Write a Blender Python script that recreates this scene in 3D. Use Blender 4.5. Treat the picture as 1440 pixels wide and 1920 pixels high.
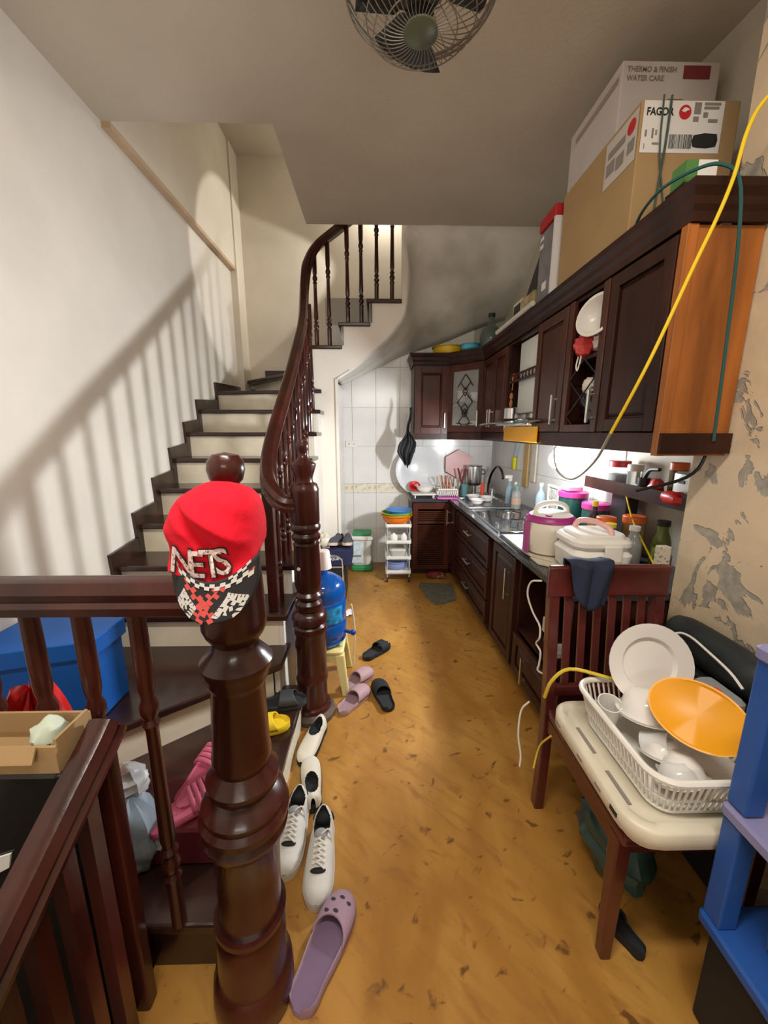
import bpy, bmesh, math, random
from mathutils import Vector, Matrix
random.seed(7)
for o in list(bpy.data.objects): bpy.data.objects.remove(o)
SC = bpy.context.scene; COL = SC.collection
PI = math.pi
# ---------------------------------------------------------------- camera
cam = bpy.data.cameras.new('camera'); camo = bpy.data.objects.new('camera', cam); COL.objects.link(camo)
cam.sensor_fit = 'HORIZONTAL'; cam.sensor_width = 36; cam.lens = 18.0; cam.clip_start = 0.02
th = math.radians(11.768); ps = math.radians(1.168)
fw = Vector((math.sin(ps)*math.cos(th), math.cos(ps)*math.cos(th), -math.sin(th)))
rt = Vector((math.cos(ps), -math.sin(ps), 0)); up = rt.cross(fw)
camo.matrix_world = Matrix(((rt.x, up.x, -fw.x, 0), (rt.y, up.y, -fw.y, 0), (rt.z, up.z, -fw.z, 1.45), (0, 0, 0, 1)))
SC.camera = camo
# ---------------------------------------------------------------- world, lights, exposure
W = bpy.data.worlds.new('world'); SC.world = W; W.use_nodes = True
W.node_tree.nodes['Background'].inputs[0].default_value = (1.0, .93, .83, 1)
W.node_tree.nodes['Background'].inputs[1].default_value = .25
SC.view_settings.view_transform = 'Standard'; SC.view_settings.look = 'None'
SC.view_settings.gamma = 1; SC.view_settings.use_curve_mapping = False
SC.view_settings.exposure = .76
def light(name, kind, loc, power, color, size=.1, target=None, size_y=None, angle=None, blend=.1, spread=None):
    l = bpy.data.lights.new(name, kind); o = bpy.data.objects.new(name, l); COL.objects.link(o)
    o.location = loc; l.energy = power; l.color = color
    if kind == 'AREA':
        l.size = size
        if size_y: l.shape = 'RECTANGLE'; l.size_y = size_y
        if spread: l.spread = spread
    else: l.shadow_soft_size = size
    if kind == 'SPOT': l.spot_size = angle; l.spot_blend = blend
    if target:
        o.rotation_euler = (Vector(target)-Vector(loc)).to_track_quat('-Z', 'Y').to_euler()
    return o
light('kitchen_lamp_light', 'AREA', (1.045, 2.30, 1.28), 22, (.95, .97, 1.0), .13, (.045, 2.42, 1.20))
light('kitchen_lamp_glow', 'POINT', (1.06, 2.62, 1.27), 2.4, (.93, .97, 1.0), .04)
light('room_fill_light', 'AREA', (.15, -2.35, 2.35), 12, (1, .93, .84), 1.4, (-.1, 2.3, 1.9), .12)  # unseen fill added behind the camera to lift walls and ceiling
light('ceiling_fill_light', 'AREA', (-.1, .15, 2.98), 27, (1, .94, .85), 1.2, (-.1, .16, 0), .14)  # unseen soft overhead source added to brighten floor and walls, no fixture built
light('upstairs_lamp_light', 'POINT', (.1, 4.25, 3.75), 7, (1, .92, .80), .08)
light('stair_spot_light', 'SPOT', (.25, 4.1, 3.3), 30, (1, .95, .86), .03, (-1.45, 4.2, 2.95), None, math.radians(52), .08)
# ---------------------------------------------------------------- materials
MATS = {}
def mat(name, col, rough=.5, metal=0, var=0, scale=8, stretch=None, bump=0, bscale=None, trans=0, alpha=1, emit=None, coat=0, ior=1.45, col2=None, spec=None, sub=0, detail=4, lo=.35, hi=.65):
    if name in MATS: return MATS[name]
    m = bpy.data.materials.new(name); m.use_nodes = True; nt = m.node_tree; N = nt.nodes; L = nt.links
    b = N['Principled BSDF']; c = (*col, 1)
    b.inputs['Base Color'].default_value = c; b.inputs['Roughness'].default_value = rough
    b.inputs['Metallic'].default_value = metal; b.inputs['IOR'].default_value = ior
    if trans: b.inputs['Transmission Weight'].default_value = trans
    if alpha < 1: b.inputs['Alpha'].default_value = alpha
    if coat: b.inputs['Coat Weight'].default_value = coat; b.inputs['Coat Roughness'].default_value = .12
    if spec is not None: b.inputs['Specular IOR Level'].default_value = spec
    if emit: b.inputs['Emission Color'].default_value = (*emit[0], 1); b.inputs['Emission Strength'].default_value = emit[1]
    tc = N.new('ShaderNodeTexCoord'); mp = N.new('ShaderNodeMapping'); L.new(tc.outputs['Object'], mp.inputs[0])
    if stretch: mp.inputs['Scale'].default_value = stretch
    if var or col2:
        n = N.new('ShaderNodeTexNoise'); n.inputs['Scale'].default_value = scale; n.inputs['Detail'].default_value = detail
        L.new(mp.outputs[0], n.inputs[0])
        mx = N.new('ShaderNodeMix'); mx.data_type = 'RGBA'
        mr = N.new('ShaderNodeMapRange'); mr.inputs[1].default_value = lo; mr.inputs[2].default_value = hi
        L.new(n.outputs[0], mr.inputs[0]); L.new(mr.outputs[0], mx.inputs[0])
        if col2: a, d = c, (*col2, 1)
        else: a = (*[x*(1-var) for x in col], 1); d = (*[min(1, x*(1+var)) for x in col], 1)
        mx.inputs[6].default_value = a; mx.inputs[7].default_value = d
        L.new(mx.outputs[2], b.inputs['Base Color'])
    if bump:
        n2 = N.new('ShaderNodeTexNoise'); n2.inputs['Scale'].default_value = bscale or scale*3; n2.inputs['Detail'].default_value = 5
        L.new(mp.outputs[0], n2.inputs[0])
        bp = N.new('ShaderNodeBump'); bp.inputs['Strength'].default_value = bump; bp.inputs['Distance'].default_value = .01
        L.new(n2.outputs[0], bp.inputs['Height']); L.new(bp.outputs[0], b.inputs['Normal'])
    MATS[name] = m; return m
wood = mat('dark_wood', (.046, .009, .006), .27, var=.5, scale=6, stretch=(1, 1, .25), bump=.05, bscale=60, coat=.15)
woodk = mat('cabinet_wood', (.034, .011, .007), .33, var=.4, scale=7, stretch=(1, 1, .2), bump=.05, bscale=50, spec=.25)
woodl = mat('cabinet_door_wood', (.068, .018, .010), .3, var=.35, scale=7, stretch=(1, 1, .2), bump=.05, bscale=50, coat=.08, spec=.35)
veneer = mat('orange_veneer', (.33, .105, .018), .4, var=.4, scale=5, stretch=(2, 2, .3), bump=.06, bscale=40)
tread_m = mat('tread_wood', (.034, .014, .010), .25, var=.4, scale=5, stretch=(.3, 2, 1), coat=.3)
white = mat('white_paint', (.80, .755, .68), .6, var=.05, scale=2.2, bump=.08, bscale=30)
cream = mat('cream_paint', (.78, .71, .60), .65, var=.07, scale=1.6, bump=.08, bscale=25)
beamm = mat('underside_shade_paint', (.62, .45, .30), .7, var=.08, scale=3)  # browner than the wall: paints the shade on the beam's underside
riser_m = mat('riser_paint', (.80, .73, .57), .5, var=.1, scale=5, bump=.04)
ceil_m = mat('ceiling_paint', (.62, .555, .45), .85, var=.07, scale=1.3, bump=.1, bscale=60)
soffit_m = mat('soffit_plaster', (.86, .84, .77), .8, scale=2.2, bump=.2, bscale=8, col2=(.42, .39, .32), lo=.42, hi=.8)
tile_m = mat('wall_tile', (.80, .79, .76), .16, var=.03, scale=5)
tileb_m = mat('border_tile', (.80, .76, .64), .2, scale=28, col2=(.60, .47, .27), lo=.5, hi=.7)
grout = mat('grout', (.5, .48, .44), .9)
black = mat('black_plastic', (.012, .012, .013), .4, var=.2, scale=30)
stone = mat('dark_counter_stone', (.045, .045, .05), .12, scale=90, col2=(.11, .11, .12), lo=.5, hi=.8)
steel = mat('brushed_steel', (.62, .62, .62), .25, 1, var=.1, scale=20)
chrome = mat('chrome', (.75, .75, .76), .12, 1)
rail_steel = mat('satin_handle', (.70, .68, .62), .3, 1)
glass = mat('clear_glass', (.9, .95, .95), .03, trans=1, ior=1.45)
plas_clear = mat('clear_plastic', (.85, .88, .88), .1, trans=.85, ior=1.2)
wplas = mat('white_plastic', (.80, .78, .72), .35, var=.03, scale=12)
ivory = mat('ivory_plastic', (.70, .64, .50), .4, var=.08, scale=9)
# ---------------------------------------------------------------- mesh helpers
class MB:
    def __init__(s, tf=None): s.bm = bmesh.new(); s.tf = tf
    def _v(s, p):
        if s.tf: p = s.tf(*p)
        return s.bm.verts.new(p)
    def face(s, vs):
        try: return s.bm.faces.new(vs)
        except ValueError: return None
    def box(s, x0, x1, y0, y1, z0, z1, mi=0):
        v = [s._v(p) for p in ((x0,y0,z0),(x1,y0,z0),(x1,y1,z0),(x0,y1,z0),(x0,y0,z1),(x1,y0,z1),(x1,y1,z1),(x0,y1,z1))]
        for f in ((3,2,1,0),(4,5,6,7),(0,1,5,4),(1,2,6,5),(2,3,7,6),(3,0,4,7)):
            q = s.face([v[i] for i in f]); q.material_index = mi
        return s
    def rbox(s, x0, x1, y0, y1, z0, z1, r=.01, n=3, taper=1.0):
        """box with rounded vertical corners and softened top and bottom"""
        cx, cy = (x0+x1)/2, (y0+y1)/2; hx, hy = (x1-x0)/2, (y1-y0)/2
        def ring(sc, z, ins):
            out = []
            for qx, qy, a0 in ((1,1,0),(-1,1,90),(-1,-1,180),(1,-1,270)):
                for k in range(n+1):
                    a = math.radians(a0+90*k/n)
                    out.append(s._v((cx+(qx*(hx-r)+(r-ins)*math.cos(a))*sc, cy+(qy*(hy-r)+(r-ins)*math.sin(a))*sc, z)))
            return out
        e = min(r*.5, (z1-z0)*.3)
        rs = [ring(taper, z0, e), ring(taper, z0+e, 0), ring(1, z1-e, 0), ring(1, z1, e)]
        s.loft(rs, caps=True); return s
    def loft(s, rings, caps=False, closed=True):
        for a, b in zip(rings, rings[1:]):
            m = len(a)
            for i in range(m if closed else m-1):
                s.face([a[i], a[(i+1) % m], b[(i+1) % m], b[i]])
        if caps: s.face(list(reversed(rings[0]))); s.face(rings[-1])
        return s
    def lathe(s, prof, c=(0,0,0), n=20, axis='z', a0=0, a1=2*PI, sx=1, sy=1):
        full = abs(a1-a0-2*PI) < 1e-6; rings = []
        for r, h in prof:
            rg = []
            for k in range(n if full else n+1):
                a = a0+(a1-a0)*k/n; x, y = r*math.cos(a)*sx, r*math.sin(a)*sy
                p = (x, y, h) if axis == 'z' else ((h, x, y) if axis == 'x' else (y, h, x))
                rg.append(s._v((c[0]+p[0], c[1]+p[1], c[2]+p[2])))
            rings.append(rg)
        s.loft(rings, closed=full)
        if full:
            if prof[0][0] > 1e-6: s.face(list(reversed(rings[0])))
            if prof[-1][0] > 1e-6: s.face(rings[-1])
        return s
    def ball(s, c, rx, ry=None, rz=None, n=16, m=10, f=None):
        ry = ry or rx; rz = rz or rx; rings = []
        for i in range(1, m):
            ph = PI*i/m-PI/2; rg = []
            for k in range(n):
                a = 2*PI*k/n; d = Vector((math.cos(ph)*math.cos(a), math.cos(ph)*math.sin(a), math.sin(ph)))
                q = f(d) if f else 1
                rg.append(s._v((c[0]+d.x*rx*q, c[1]+d.y*ry*q, c[2]+d.z*rz*q)))
            rings.append(rg)
        s.loft(rings)
        qb = f(Vector((0,0,-1))) if f else 1; qt = f(Vector((0,0,1))) if f else 1
        b = s._v((c[0], c[1], c[2]-rz*qb)); t = s._v((c[0], c[1], c[2]+rz*qt))
        for k in range(n): s.face([b, rings[0][(k+1) % n], rings[0][k]]); s.face([t, rings[-1][k], rings[-1][(k+1) % n]])
        return s
    def tube(s, pts, r, n=8, smooth=0, caps=True):
        pts = [Vector(p) for p in pts]
        if smooth: pts = crom(pts, smooth)
        rr = r if callable(r) else (lambda t: r)
        T = [(pts[min(i+1, len(pts)-1)]-pts[max(i-1, 0)]).normalized() for i in range(len(pts))]
        u = T[0].orthogonal().normalized(); rings = []
        for i, p in enumerate(pts):
            u = (u-T[i]*u.dot(T[i])); u = u.normalized() if u.length > 1e-6 else T[i].orthogonal().normalized()
            w = T[i].cross(u); R = rr(i/(len(pts)-1))
            rings.append([s._v(p+u*math.cos(2*PI*k/n)*R+w*math.sin(2*PI*k/n)*R) for k in range(n)])
        s.loft(rings, caps=caps); return s
    def sweep(s, pts, prof, upv=(0,0,1), smooth=0, caps=True):
        """prof: (side, up) pairs"""
        pts = [Vector(p) for p in pts]
        if smooth: pts = crom(pts, smooth)
        upv = Vector(upv); rings = []; last = None
        for i, p in enumerate(pts):
            t = (pts[min(i+1, len(pts)-1)]-pts[max(i-1, 0)]).normalized()
            sd = t.cross(upv)
            sd = sd.normalized() if sd.length > .25 else (last or Vector((1,0,0)))
            if last and sd.dot(last) < 0: sd = -sd
            last = sd; uu = sd.cross(t).normalized()
            rings.append([s._v(p+sd*a+uu*b) for a, b in prof])
        s.loft(rings, caps=caps); return s
    def prism(s, poly, a, b, plane='xy'):
        f = {'xy': lambda p, h: (p[0], p[1], h), 'yz': lambda p, h: (h, p[0], p[1]), 'xz': lambda p, h: (p[0], h, p[1])}[plane]
        A = [s._v(f(p, a)) for p in poly]; B = [s._v(f(p, b)) for p in poly]
        s.loft([A, B], caps=True); return s
    def cyl(s, c, r, h, n=20, axis='z', r2=None):
        return s.lathe([(r, 0), (r2 if r2 is not None else r, h)], c, n, axis)
    def grid(s, f, nu, nv):
        g = [[s._v(f(i/nu, j/nv)) for j in range(nv+1)] for i in range(nu+1)]
        for i in range(nu):
            for j in range(nv): s.face([g[i][j], g[i+1][j], g[i+1][j+1], g[i][j+1]])
        return s
    def build(s, name, m, parent=None, smooth=False, origin=None, bevel=0, solid=0, sub=0, sharp=35):
        bm = s.bm
        bmesh.ops.recalc_face_normals(bm, faces=bm.faces)
        off = Vector(origin) if origin else (Vector(parent_world(parent)) if parent else None)
        if off is not None: bmesh.ops.translate(bm, verts=bm.verts, vec=-off)
        me = bpy.data.meshes.new(name); bm.to_mesh(me); bm.free()
        for q in (m if isinstance(m, (list, tuple)) else [m]): me.materials.append(q)
        if smooth:
            for p in me.polygons: p.use_smooth = True
            me.set_sharp_from_angle(angle=math.radians(sharp))
        o = bpy.data.objects.new(name, me); COL.objects.link(o)
        if parent: o.parent = parent
        elif origin: o.location = origin
        if solid:
            md = o.modifiers.new('s', 'SOLIDIFY'); md.thickness = solid; md.offset = 0
        if bevel:
            md = o.modifiers.new('b', 'BEVEL'); md.width = bevel; md.segments = 2; md.limit_method = 'ANGLE'
        if sub:
            md = o.modifiers.new('u', 'SUBSURF'); md.levels = sub; md.render_levels = sub
        return o
def parent_world(p):
    v = Vector((0, 0, 0))
    while p: v = v+p.location; p = p.parent
    return v
def crom(P, n):
    out = []; Q = [P[0]*2-P[1]]+P+[P[-1]*2-P[-2]]
    for i in range(1, len(Q)-2):
        a, b, c, d = Q[i-1:i+3]
        for k in range(n):
            t = k/n; out.append(.5*((2*b)+(c-a)*t+(2*a-5*b+4*c-d)*t*t+(3*b-a-3*c+d)*t**3))
    out.append(P[-1]); return out
def tag(o, label, cat, group=None, kind=None):
    o['label'] = label; o['category'] = cat
    if group: o['group'] = group
    if kind: o['kind'] = kind
    return o
def thing(name, label, cat, loc=(0,0,0), group=None):
    o = bpy.data.objects.new(name, None); COL.objects.link(o); o.location = loc; o.empty_display_size = .05
    return tag(o, label, cat, group)
def struct(o): o['kind'] = 'structure'; return o
def place(o, loc, rz=0, rx=0, ry=0, s=None):
    o.location = loc; o.rotation_euler = (rx, ry, rz)
    if s: o.scale = (s, s, s)
    return o
def dup(root, loc, rot=(0,0,0), label=None):
    r = root.copy(); COL.objects.link(r); r.location = loc; r.rotation_euler = rot
    if label: r['label'] = label
    for ch in list(root.children):
        c = ch.copy(); COL.objects.link(c); c.parent = r
        for g in list(ch.children):
            d = g.copy(); COL.objects.link(d); d.parent = c
    return r
def text_mesh(txt, size, tf, name, m, parent=None, origin=None, bold=0, depth=0):
    """flat lettering laid on a surface: tf(x, y) -> world point"""
    cu = bpy.data.curves.new('t', 'FONT'); cu.body = txt; cu.size = size; cu.offset = bold; cu.align_x = 'LEFT'; cu.resolution_u = 3
    o = bpy.data.objects.new('t', cu); COL.objects.link(o)
    me = bpy.data.meshes.new_from_object(o.evaluated_get(bpy.context.evaluated_depsgraph_get()))
    bpy.data.objects.remove(o); bpy.data.curves.remove(cu)
    off = Vector(origin) if origin else (parent_world(parent) if parent else Vector((0,0,0)))
    for v in me.vertices: v.co = Vector(tf(v.co.x, v.co.y))-off
    me.name = name; me.materials.clear(); me.materials.append(m)
    ob = bpy.data.objects.new(name, me); COL.objects.link(ob)
    if parent: ob.parent = parent
    elif origin: ob.location = origin
    return ob
# ================================================================ SETTING
def custom_floor():
    m = mat('vinyl_floor', (.47, .22, .05), .42, bump=.06, bscale=14)
    nt = m.node_tree; N = nt.nodes; L = nt.links; b = N['Principled BSDF']
    tc = N.new('ShaderNodeTexCoord')
    def noise(scale, st, det=4, dist=0, rot=0):
        mp = N.new('ShaderNodeMapping'); mp.inputs['Scale'].default_value = st; mp.inputs['Rotation'].default_value = (0, 0, rot); L.new(tc.outputs['Object'], mp.inputs[0])
        n = N.new('ShaderNodeTexNoise'); n.inputs['Scale'].default_value = scale; n.inputs['Detail'].default_value = det; n.inputs['Distortion'].default_value = dist
        L.new(mp.outputs[0], n.inputs[0]); return n.outputs[0]
    def streak(scale, st, det, dist, rot):
        m0 = N.new('ShaderNodeMapping'); m0.inputs['Rotation'].default_value = (0, 0, rot); L.new(tc.outputs['Object'], m0.inputs[0])
        mp = N.new('ShaderNodeMapping'); mp.inputs['Scale'].default_value = st; L.new(m0.outputs[0], mp.inputs[0])
        n = N.new('ShaderNodeTexNoise'); n.inputs['Scale'].default_value = scale; n.inputs['Detail'].default_value = det; n.inputs['Distortion'].default_value = dist
        L.new(mp.outputs[0], n.inputs[0]); return n.outputs[0]
    def mr(src, a, bb):
        r = N.new('ShaderNodeMapRange'); r.inputs[1].default_value = a; r.inputs[2].default_value = bb; L.new(src, r.inputs[0]); return r.outputs[0]
    def mix(fac, a, c):
        x = N.new('ShaderNodeMix'); x.data_type = 'RGBA'; L.new(fac, x.inputs[0])
        for s, v in ((6, a), (7, c)):
            if isinstance(v, tuple): x.inputs[s].default_value = (*v, 1)
            else: L.new(v, x.inputs[s])
        return x.outputs[2]
    base = mix(mr(noise(3.2, (1.4, .7, 1), 6, .6, .7), .35, .68), (.33, .145, .022), (.49, .255, .055))
    grain = mix(mr(streak(9, (.55, 3.2, 1), 6, .4, .75), .50, .80), base, (.32, .145, .03))
    vor = N.new('ShaderNodeTexVoronoi'); vor.inputs['Scale'].default_value = 8.5; vor.inputs['Randomness'].default_value = 1
    mp = N.new('ShaderNodeMapping'); mp.inputs['Scale'].default_value = (1.25, .9, 1); L.new(tc.outputs['Object'], mp.inputs[0])
    ad = N.new('ShaderNodeVectorMath'); ad.operation = 'ADD'; ns = N.new('ShaderNodeTexNoise'); ns.inputs['Scale'].default_value = 26
    sc = N.new('ShaderNodeVectorMath'); sc.operation = 'SCALE'; sc.inputs[3].default_value = .10
    L.new(ns.outputs[1], sc.inputs[0]); L.new(mp.outputs[0], ad.inputs[0]); L.new(sc.outputs[0], ad.inputs[1]); L.new(ad.outputs[0], vor.inputs[0])
    smudge = mix(mr(streak(11, (.8, 1.5, 1), 5, .5, .75), .58, .74), grain, (.30, .125, .025))
    knot = mix(mr(streak(18, (.75, 1.25, 1), 5, .6, -.5), .625, .70), smudge, (.16, .068, .015))
    L.new(knot, b.inputs['Base Color']); return m
floor_m = custom_floor()
def peel():
    m = mat('peeling_paint', (.60, .47, .32), .85, bump=.3, bscale=18)
    nt = m.node_tree; N = nt.nodes; L = nt.links; b = N['Principled BSDF']; tc = N.new('ShaderNodeTexCoord')
    def nz(scale, det, dist=0):
        n = N.new('ShaderNodeTexNoise'); n.inputs['Scale'].default_value = scale; n.inputs['Detail'].default_value = det; n.inputs['Distortion'].default_value = dist
        L.new(tc.outputs['Object'], n.inputs[0]); return n.outputs[0]
    def mr(s, a, c):
        r = N.new('ShaderNodeMapRange'); r.inputs[1].default_value = a; r.inputs[2].default_value = c; L.new(s, r.inputs[0]); return r.outputs[0]
    def mx(f, a, c):
        x = N.new('ShaderNodeMix'); x.data_type = 'RGBA'; L.new(f, x.inputs[0])
        for s, v in ((6, a), (7, c)):
            if isinstance(v, tuple): x.inputs[s].default_value = (*v, 1)
            else: L.new(v, x.inputs[s])
        return x.outputs[2]
    base = mx(mr(nz(3, 5), .3, .7), (.66, .50, .33), (.56, .46, .32))
    base = mx(mr(nz(5, 3), .55, .75), base, (.68, .55, .38))
    patch = mr(nz(6.5, 10, .8), .56, .575)
    greyc = mx(mr(nz(30, 5), .35, .65), (.28, .25, .21), (.40, .36, .29))
    c = mx(patch, base, greyc); L.new(c, b.inputs['Base Color'])
    bp = [n for n in N if n.type == 'BUMP'][0]
    b2 = N.new('ShaderNodeBump'); b2.inputs['Strength'].default_value = .8; b2.inputs['Distance'].default_value = .006; b2.invert = True
    L.new(patch, b2.inputs['Height']); L.new(bp.outputs[0], b2.inputs['Normal']); L.new(b2.outputs[0], b.inputs['Normal'])
    return m
peel_m = peel()
XL = -1.45; ZC = 3.06; YS = 3.50
f = MB(); f.box(-.62, 1.7, -2.6, .97, -.1, 0); f.box(-1.6, 1.7, .97, 4.65, -.1, 0); f.box(-1.6, -.62, -2.6, -1.6, -.1, 0); struct(f.build('floor', floor_m))
# stairwell going down at the left, with its own dark treads
w = MB(); w.box(-1.57, -1.45, -1.6, .97, -2.4, 0); w.box(-1.45, -.58, -1.72, -1.6, -2.4, -.1); w.box(-.62, -.58, -1.6, 1.0, -2.4, -.1); w.box(-1.57, -.58, .97, 1.0, -2.4, -.1); w.box(-1.57, -.58, -1.72, 1.0, -2.5, -2.4); struct(w.build('wall_lower_stair', mat('shade_painted_wall', (.20, .17, .14), .8, var=.1, scale=3)))  # wall colour darkened to paint the shaft's shade
ds = thing('lower_staircase', 'dark wooden treads descending below floor at the lower left', 'staircase', (-1.07, .97, -.18))
for i in range(9):
    y = .97-.24*i; z = -.18*(i+1)
    m = MB(); m.box(-1.449, -.621, y-.26, y-.001, z-.032, z); m.build('tread', tread_m, ds)
    m = MB(); m.box(-1.449, -.621, y-.02, y-.001, z, z+.147); m.build('riser', tread_m, ds)
c = MB()
c.box(-1.6, 1.7, -2.6, 2.44, ZC, ZC+.14); c.box(-.545, 1.7, 2.44, 3.45, ZC, ZC+.14)
struct(c.build('ceiling', ceil_m))
c = MB(); c.box(-1.6, 1.7, 1.5, 4.65, 4.15, 4.25); struct(c.build('ceiling_upstairs', ceil_m))
w = MB(); w.box(XL-.12, XL, -2.6, 4.65, 0, ZC); struct(w.build('wall_left', white))
w = MB(); w.box(XL-.12, XL+.05, 2.44, 4.34, ZC, 4.15); struct(w.build('wall_left_upper', cream))
w = MB(); w.box(XL, XL+.05, 2.44, 4.28, ZC-.03, ZC); struct(w.build('trim_1', beamm))
w = MB(); w.box(XL, XL+.065, 4.28, 4.5, 1.6, 4.15); struct(w.build('trim_2', cream))
w = MB(); w.box(-1.6, 1.7, 1.3, 1.44, 3.2, 4.15); w.box(1.5, 1.7, 1.44, 4.6, 3.2, 4.15); struct(w.build('wall_upstairs', cream))
w = MB(); w.box(-1.6, -.345, 4.5, 4.6, 0, 4.15); w.box(-.345, 1.7, 4.5, 4.6, 2.4, 4.15); struct(w.build('wall_back_stair', cream))
wb = MB(); wb.box(-.50, 1.7, 4.165, 4.3, 0, 2.75)
wall_back = struct(wb.build('wall_back', grout))
wf = MB(); wf.box(-1.6, 1.7, -2.7, -2.6, 0, ZC); struct(wf.build('wall_front', white))
# kitchen side wall is slightly out of square: 1.30 at the back, 1.50 by the pillar
def xw(y): return 1.50-(y-1.44)*.074
w = MB(); w.prism([(xw(1.44), 1.44), (xw(4.3), 4.3), (1.75, 4.3), (1.75, 1.44)], 0, ZC)
wall_right = struct(w.build('wall_right', mat('side_wall_paint', (.60, .55, .46), .7, var=.06, scale=3)))
w = MB(); w.box(1.20, 1.75, -2.6, 1.44, 0, ZC); struct(w.build('wall_right_front', peel_m))
# tiles on the back wall: 0.25 x 0.40 with a border course
tid = {}
def tile(parent, key, sz, mtl, loc, rz=0):
    if key not in tid:
        m = MB(); m.box(-sz[0]/2+.0015, sz[0]/2-.0015, -.008, 0, -sz[1]/2+.0015, sz[1]/2-.0015)
        o = m.build('tile', mtl, None); tid[key] = o
    else:
        o = tid[key].copy(); COL.objects.link(o)
    o.parent = parent; o.location = loc; o.rotation_euler = (0, 0, rz); return o
rows = [(0, .40), (.40, .40), (.80, .10), (.90, .40), (1.30, .40), (1.70, .40), (2.10, .40)]
for i in range(8):
    for z0, h in rows:
        x = -.375+.25*i
        if x > 1.25 or (z0 > 1.4 and x > 1.1): continue
        tile(wall_back, 'b%.1f' % h, (.25, h), tileb_m if h < .2 else tile_m, (x, 4.165, z0+h/2))
ang = math.atan(-.074)
for i in range(11):
    y = 1.575+.25*i
    for z0, h in ((.80, .30), (1.10, .30)):
        if y > 4.1 or y < 2.2: continue
        tile(wall_right, 'r', (.25, .30), tile_m, (xw(y), y, z0+.15), PI/2*-1-ang*-1 if False else -PI/2+.074)
# ---- stair core: string wall facing the room, side wall under the flight, curved soffit
R = .181
def zt(n): return R*n
treadY = {3: 1.80}
for n in range(4, 10): treadY[n] = 2.04+.243*(n-4)
F = [(-.345, 1.90), (-.20, 1.99), (-.05, 2.11), (.08, 2.22), (.18, 2.34), (.245, 2.48), (.262, 2.62), (.265, ZC+.05)]
poly = [(-.57, 0), (-.345, 0)]+F+[(.22, ZC+.05), (.22, zt(14)-.03), (-.05, zt(14)-.03), (-.05, zt(13)-.03), (-.29, zt(13)-.03), (-.29, zt(12)-.03), (-.57, zt(12)-.03)]
w = MB(); w.prism(poly, YS, YS+.10, 'xz'); struct(w.build('wall_stair_string', mat('string_paint', (.82, .77, .68), .6, var=.05, scale=2)))
w = MB(); w.box(-.385, -.345, YS+.10, 4.165, 0, 1.88); struct(w.build('wall_stair_side', tile_m))
w = MB(); w.box(-.352, -.33, YS-.012, YS+.03, 0, 1.90); struct(w.build('trim_3', white))
s_ = MB()
Bk = [(-.36, 1.93), (-.18, 2.02), (.0, 2.12), (.25, 2.22), (.5, 2.28), (.75, 2.33), (1.0, 2.45), (1.35, 2.75)]
FF = [(-.345, YS, 1.90), (-.20, YS, 1.99), (-.05, YS, 2.11), (.08, YS, 2.22), (.18, YS, 2.34), (.245, YS, 2.48), (.265, YS, 2.75), (.265, 3.45, ZC), (.6, 3.45, ZC), (1.0, 3.45, ZC), (1.45, 3.45, ZC)]
BB = [(-.36, 4.17, 1.93), (-.25, 4.17, 1.98), (-.1, 4.17, 2.05), (.05, 4.17, 2.12), (.2, 4.17, 2.19), (.35, 4.17, 2.24), (.5, 4.17, 2.28), (.7, 4.17, 2.34), (.9, 4.17, 2.42), (1.1, 4.17, 2.5), (1.45, 4.17, 2.6)]
FS = crom([Vector(p) for p in FF], 4); BS = crom([Vector(p) for p in BB], 4)
def sof(u, v):
    i = u*(len(FS)-1); a = FS[round(i)]; b = BS[round(i)]
    p = a.lerp(b, v); k = min(1, u*1.5)
    p = p+Vector((0, 0, -.07*math.sin(PI*v)*k*(1-.4*v))); return p
s_.grid(sof, len(FS)-1, 10)
struct(s_.build('ceiling_stair_soffit', soffit_m, smooth=True, solid=.02, sharp=80))
# ================================================================ STAIRCASE
st = thing('staircase', 'staircase with dark wood treads and cream risers turning along the white wall', 'staircase')
def tread(poly, z): 
    m = MB(); m.prism(poly, z-.032, z); return m.build('tread', tread_m, st, bevel=.007)
def riser(p, q, z0, z1, th=.02):
    if q[0] == -.48: q = (-.506, q[1])
    d = Vector((q[0]-p[0], q[1]-p[1], 0)).normalized(); nrm = Vector((-d.y, d.x, 0))*th
    m = MB(); m.prism([p, q, (q[0]+nrm.x, q[1]+nrm.y), (p[0]+nrm.x, p[1]+nrm.y)], z0, z1); return m.build('riser', riser_m, st)
XR = -.455
tread([(-.365, .775), (-.365, 1.76), (-.47, 1.76), (-1.0, 1.35), (-1.0, .775)], zt(1))
m = MB(); m.box(-.98, -.39, .80, .83, 0, zt(1)-.032); m.build('riser', tread_m, st)
m = MB(); m.box(-.40, -.38, .83, 1.74, 0, zt(1)-.032); m.build('riser', riser_m, st)
tread([(XR, 1.66), (XR, 1.86), (XL, 1.86), (XL, 1.16), (-1.02, 1.23)], zt(2))
riser((XL, 1.19), (-1.02, 1.265), zt(1)*0, zt(2)-.032); riser((-1.02, 1.265), (-.48, 1.68), zt(1)-.0, zt(2)-.032)
for n in range(3, 10):
    y = treadY[n]; yn = treadY.get(n+1, 3.50)
    tread([(XL, y), (XR, y), (XR, min(yn+.05, YS-.001)), (XL, yn+.05 if n < 9 else 3.72)], zt(n))
    riser((XL, y+.03), (-.48, y+.03), zt(n-1), zt(n)-.032)
tread([(-.47, 3.45), (XL, 3.64), (XL, 4.5), (-1.2, 4.5), (-.575, 3.62), (-.575, 3.499), (-.47, 3.499)], zt(10)); riser((XL, 3.67), (-.58, 3.50), zt(9), zt(10)-.032)
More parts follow.
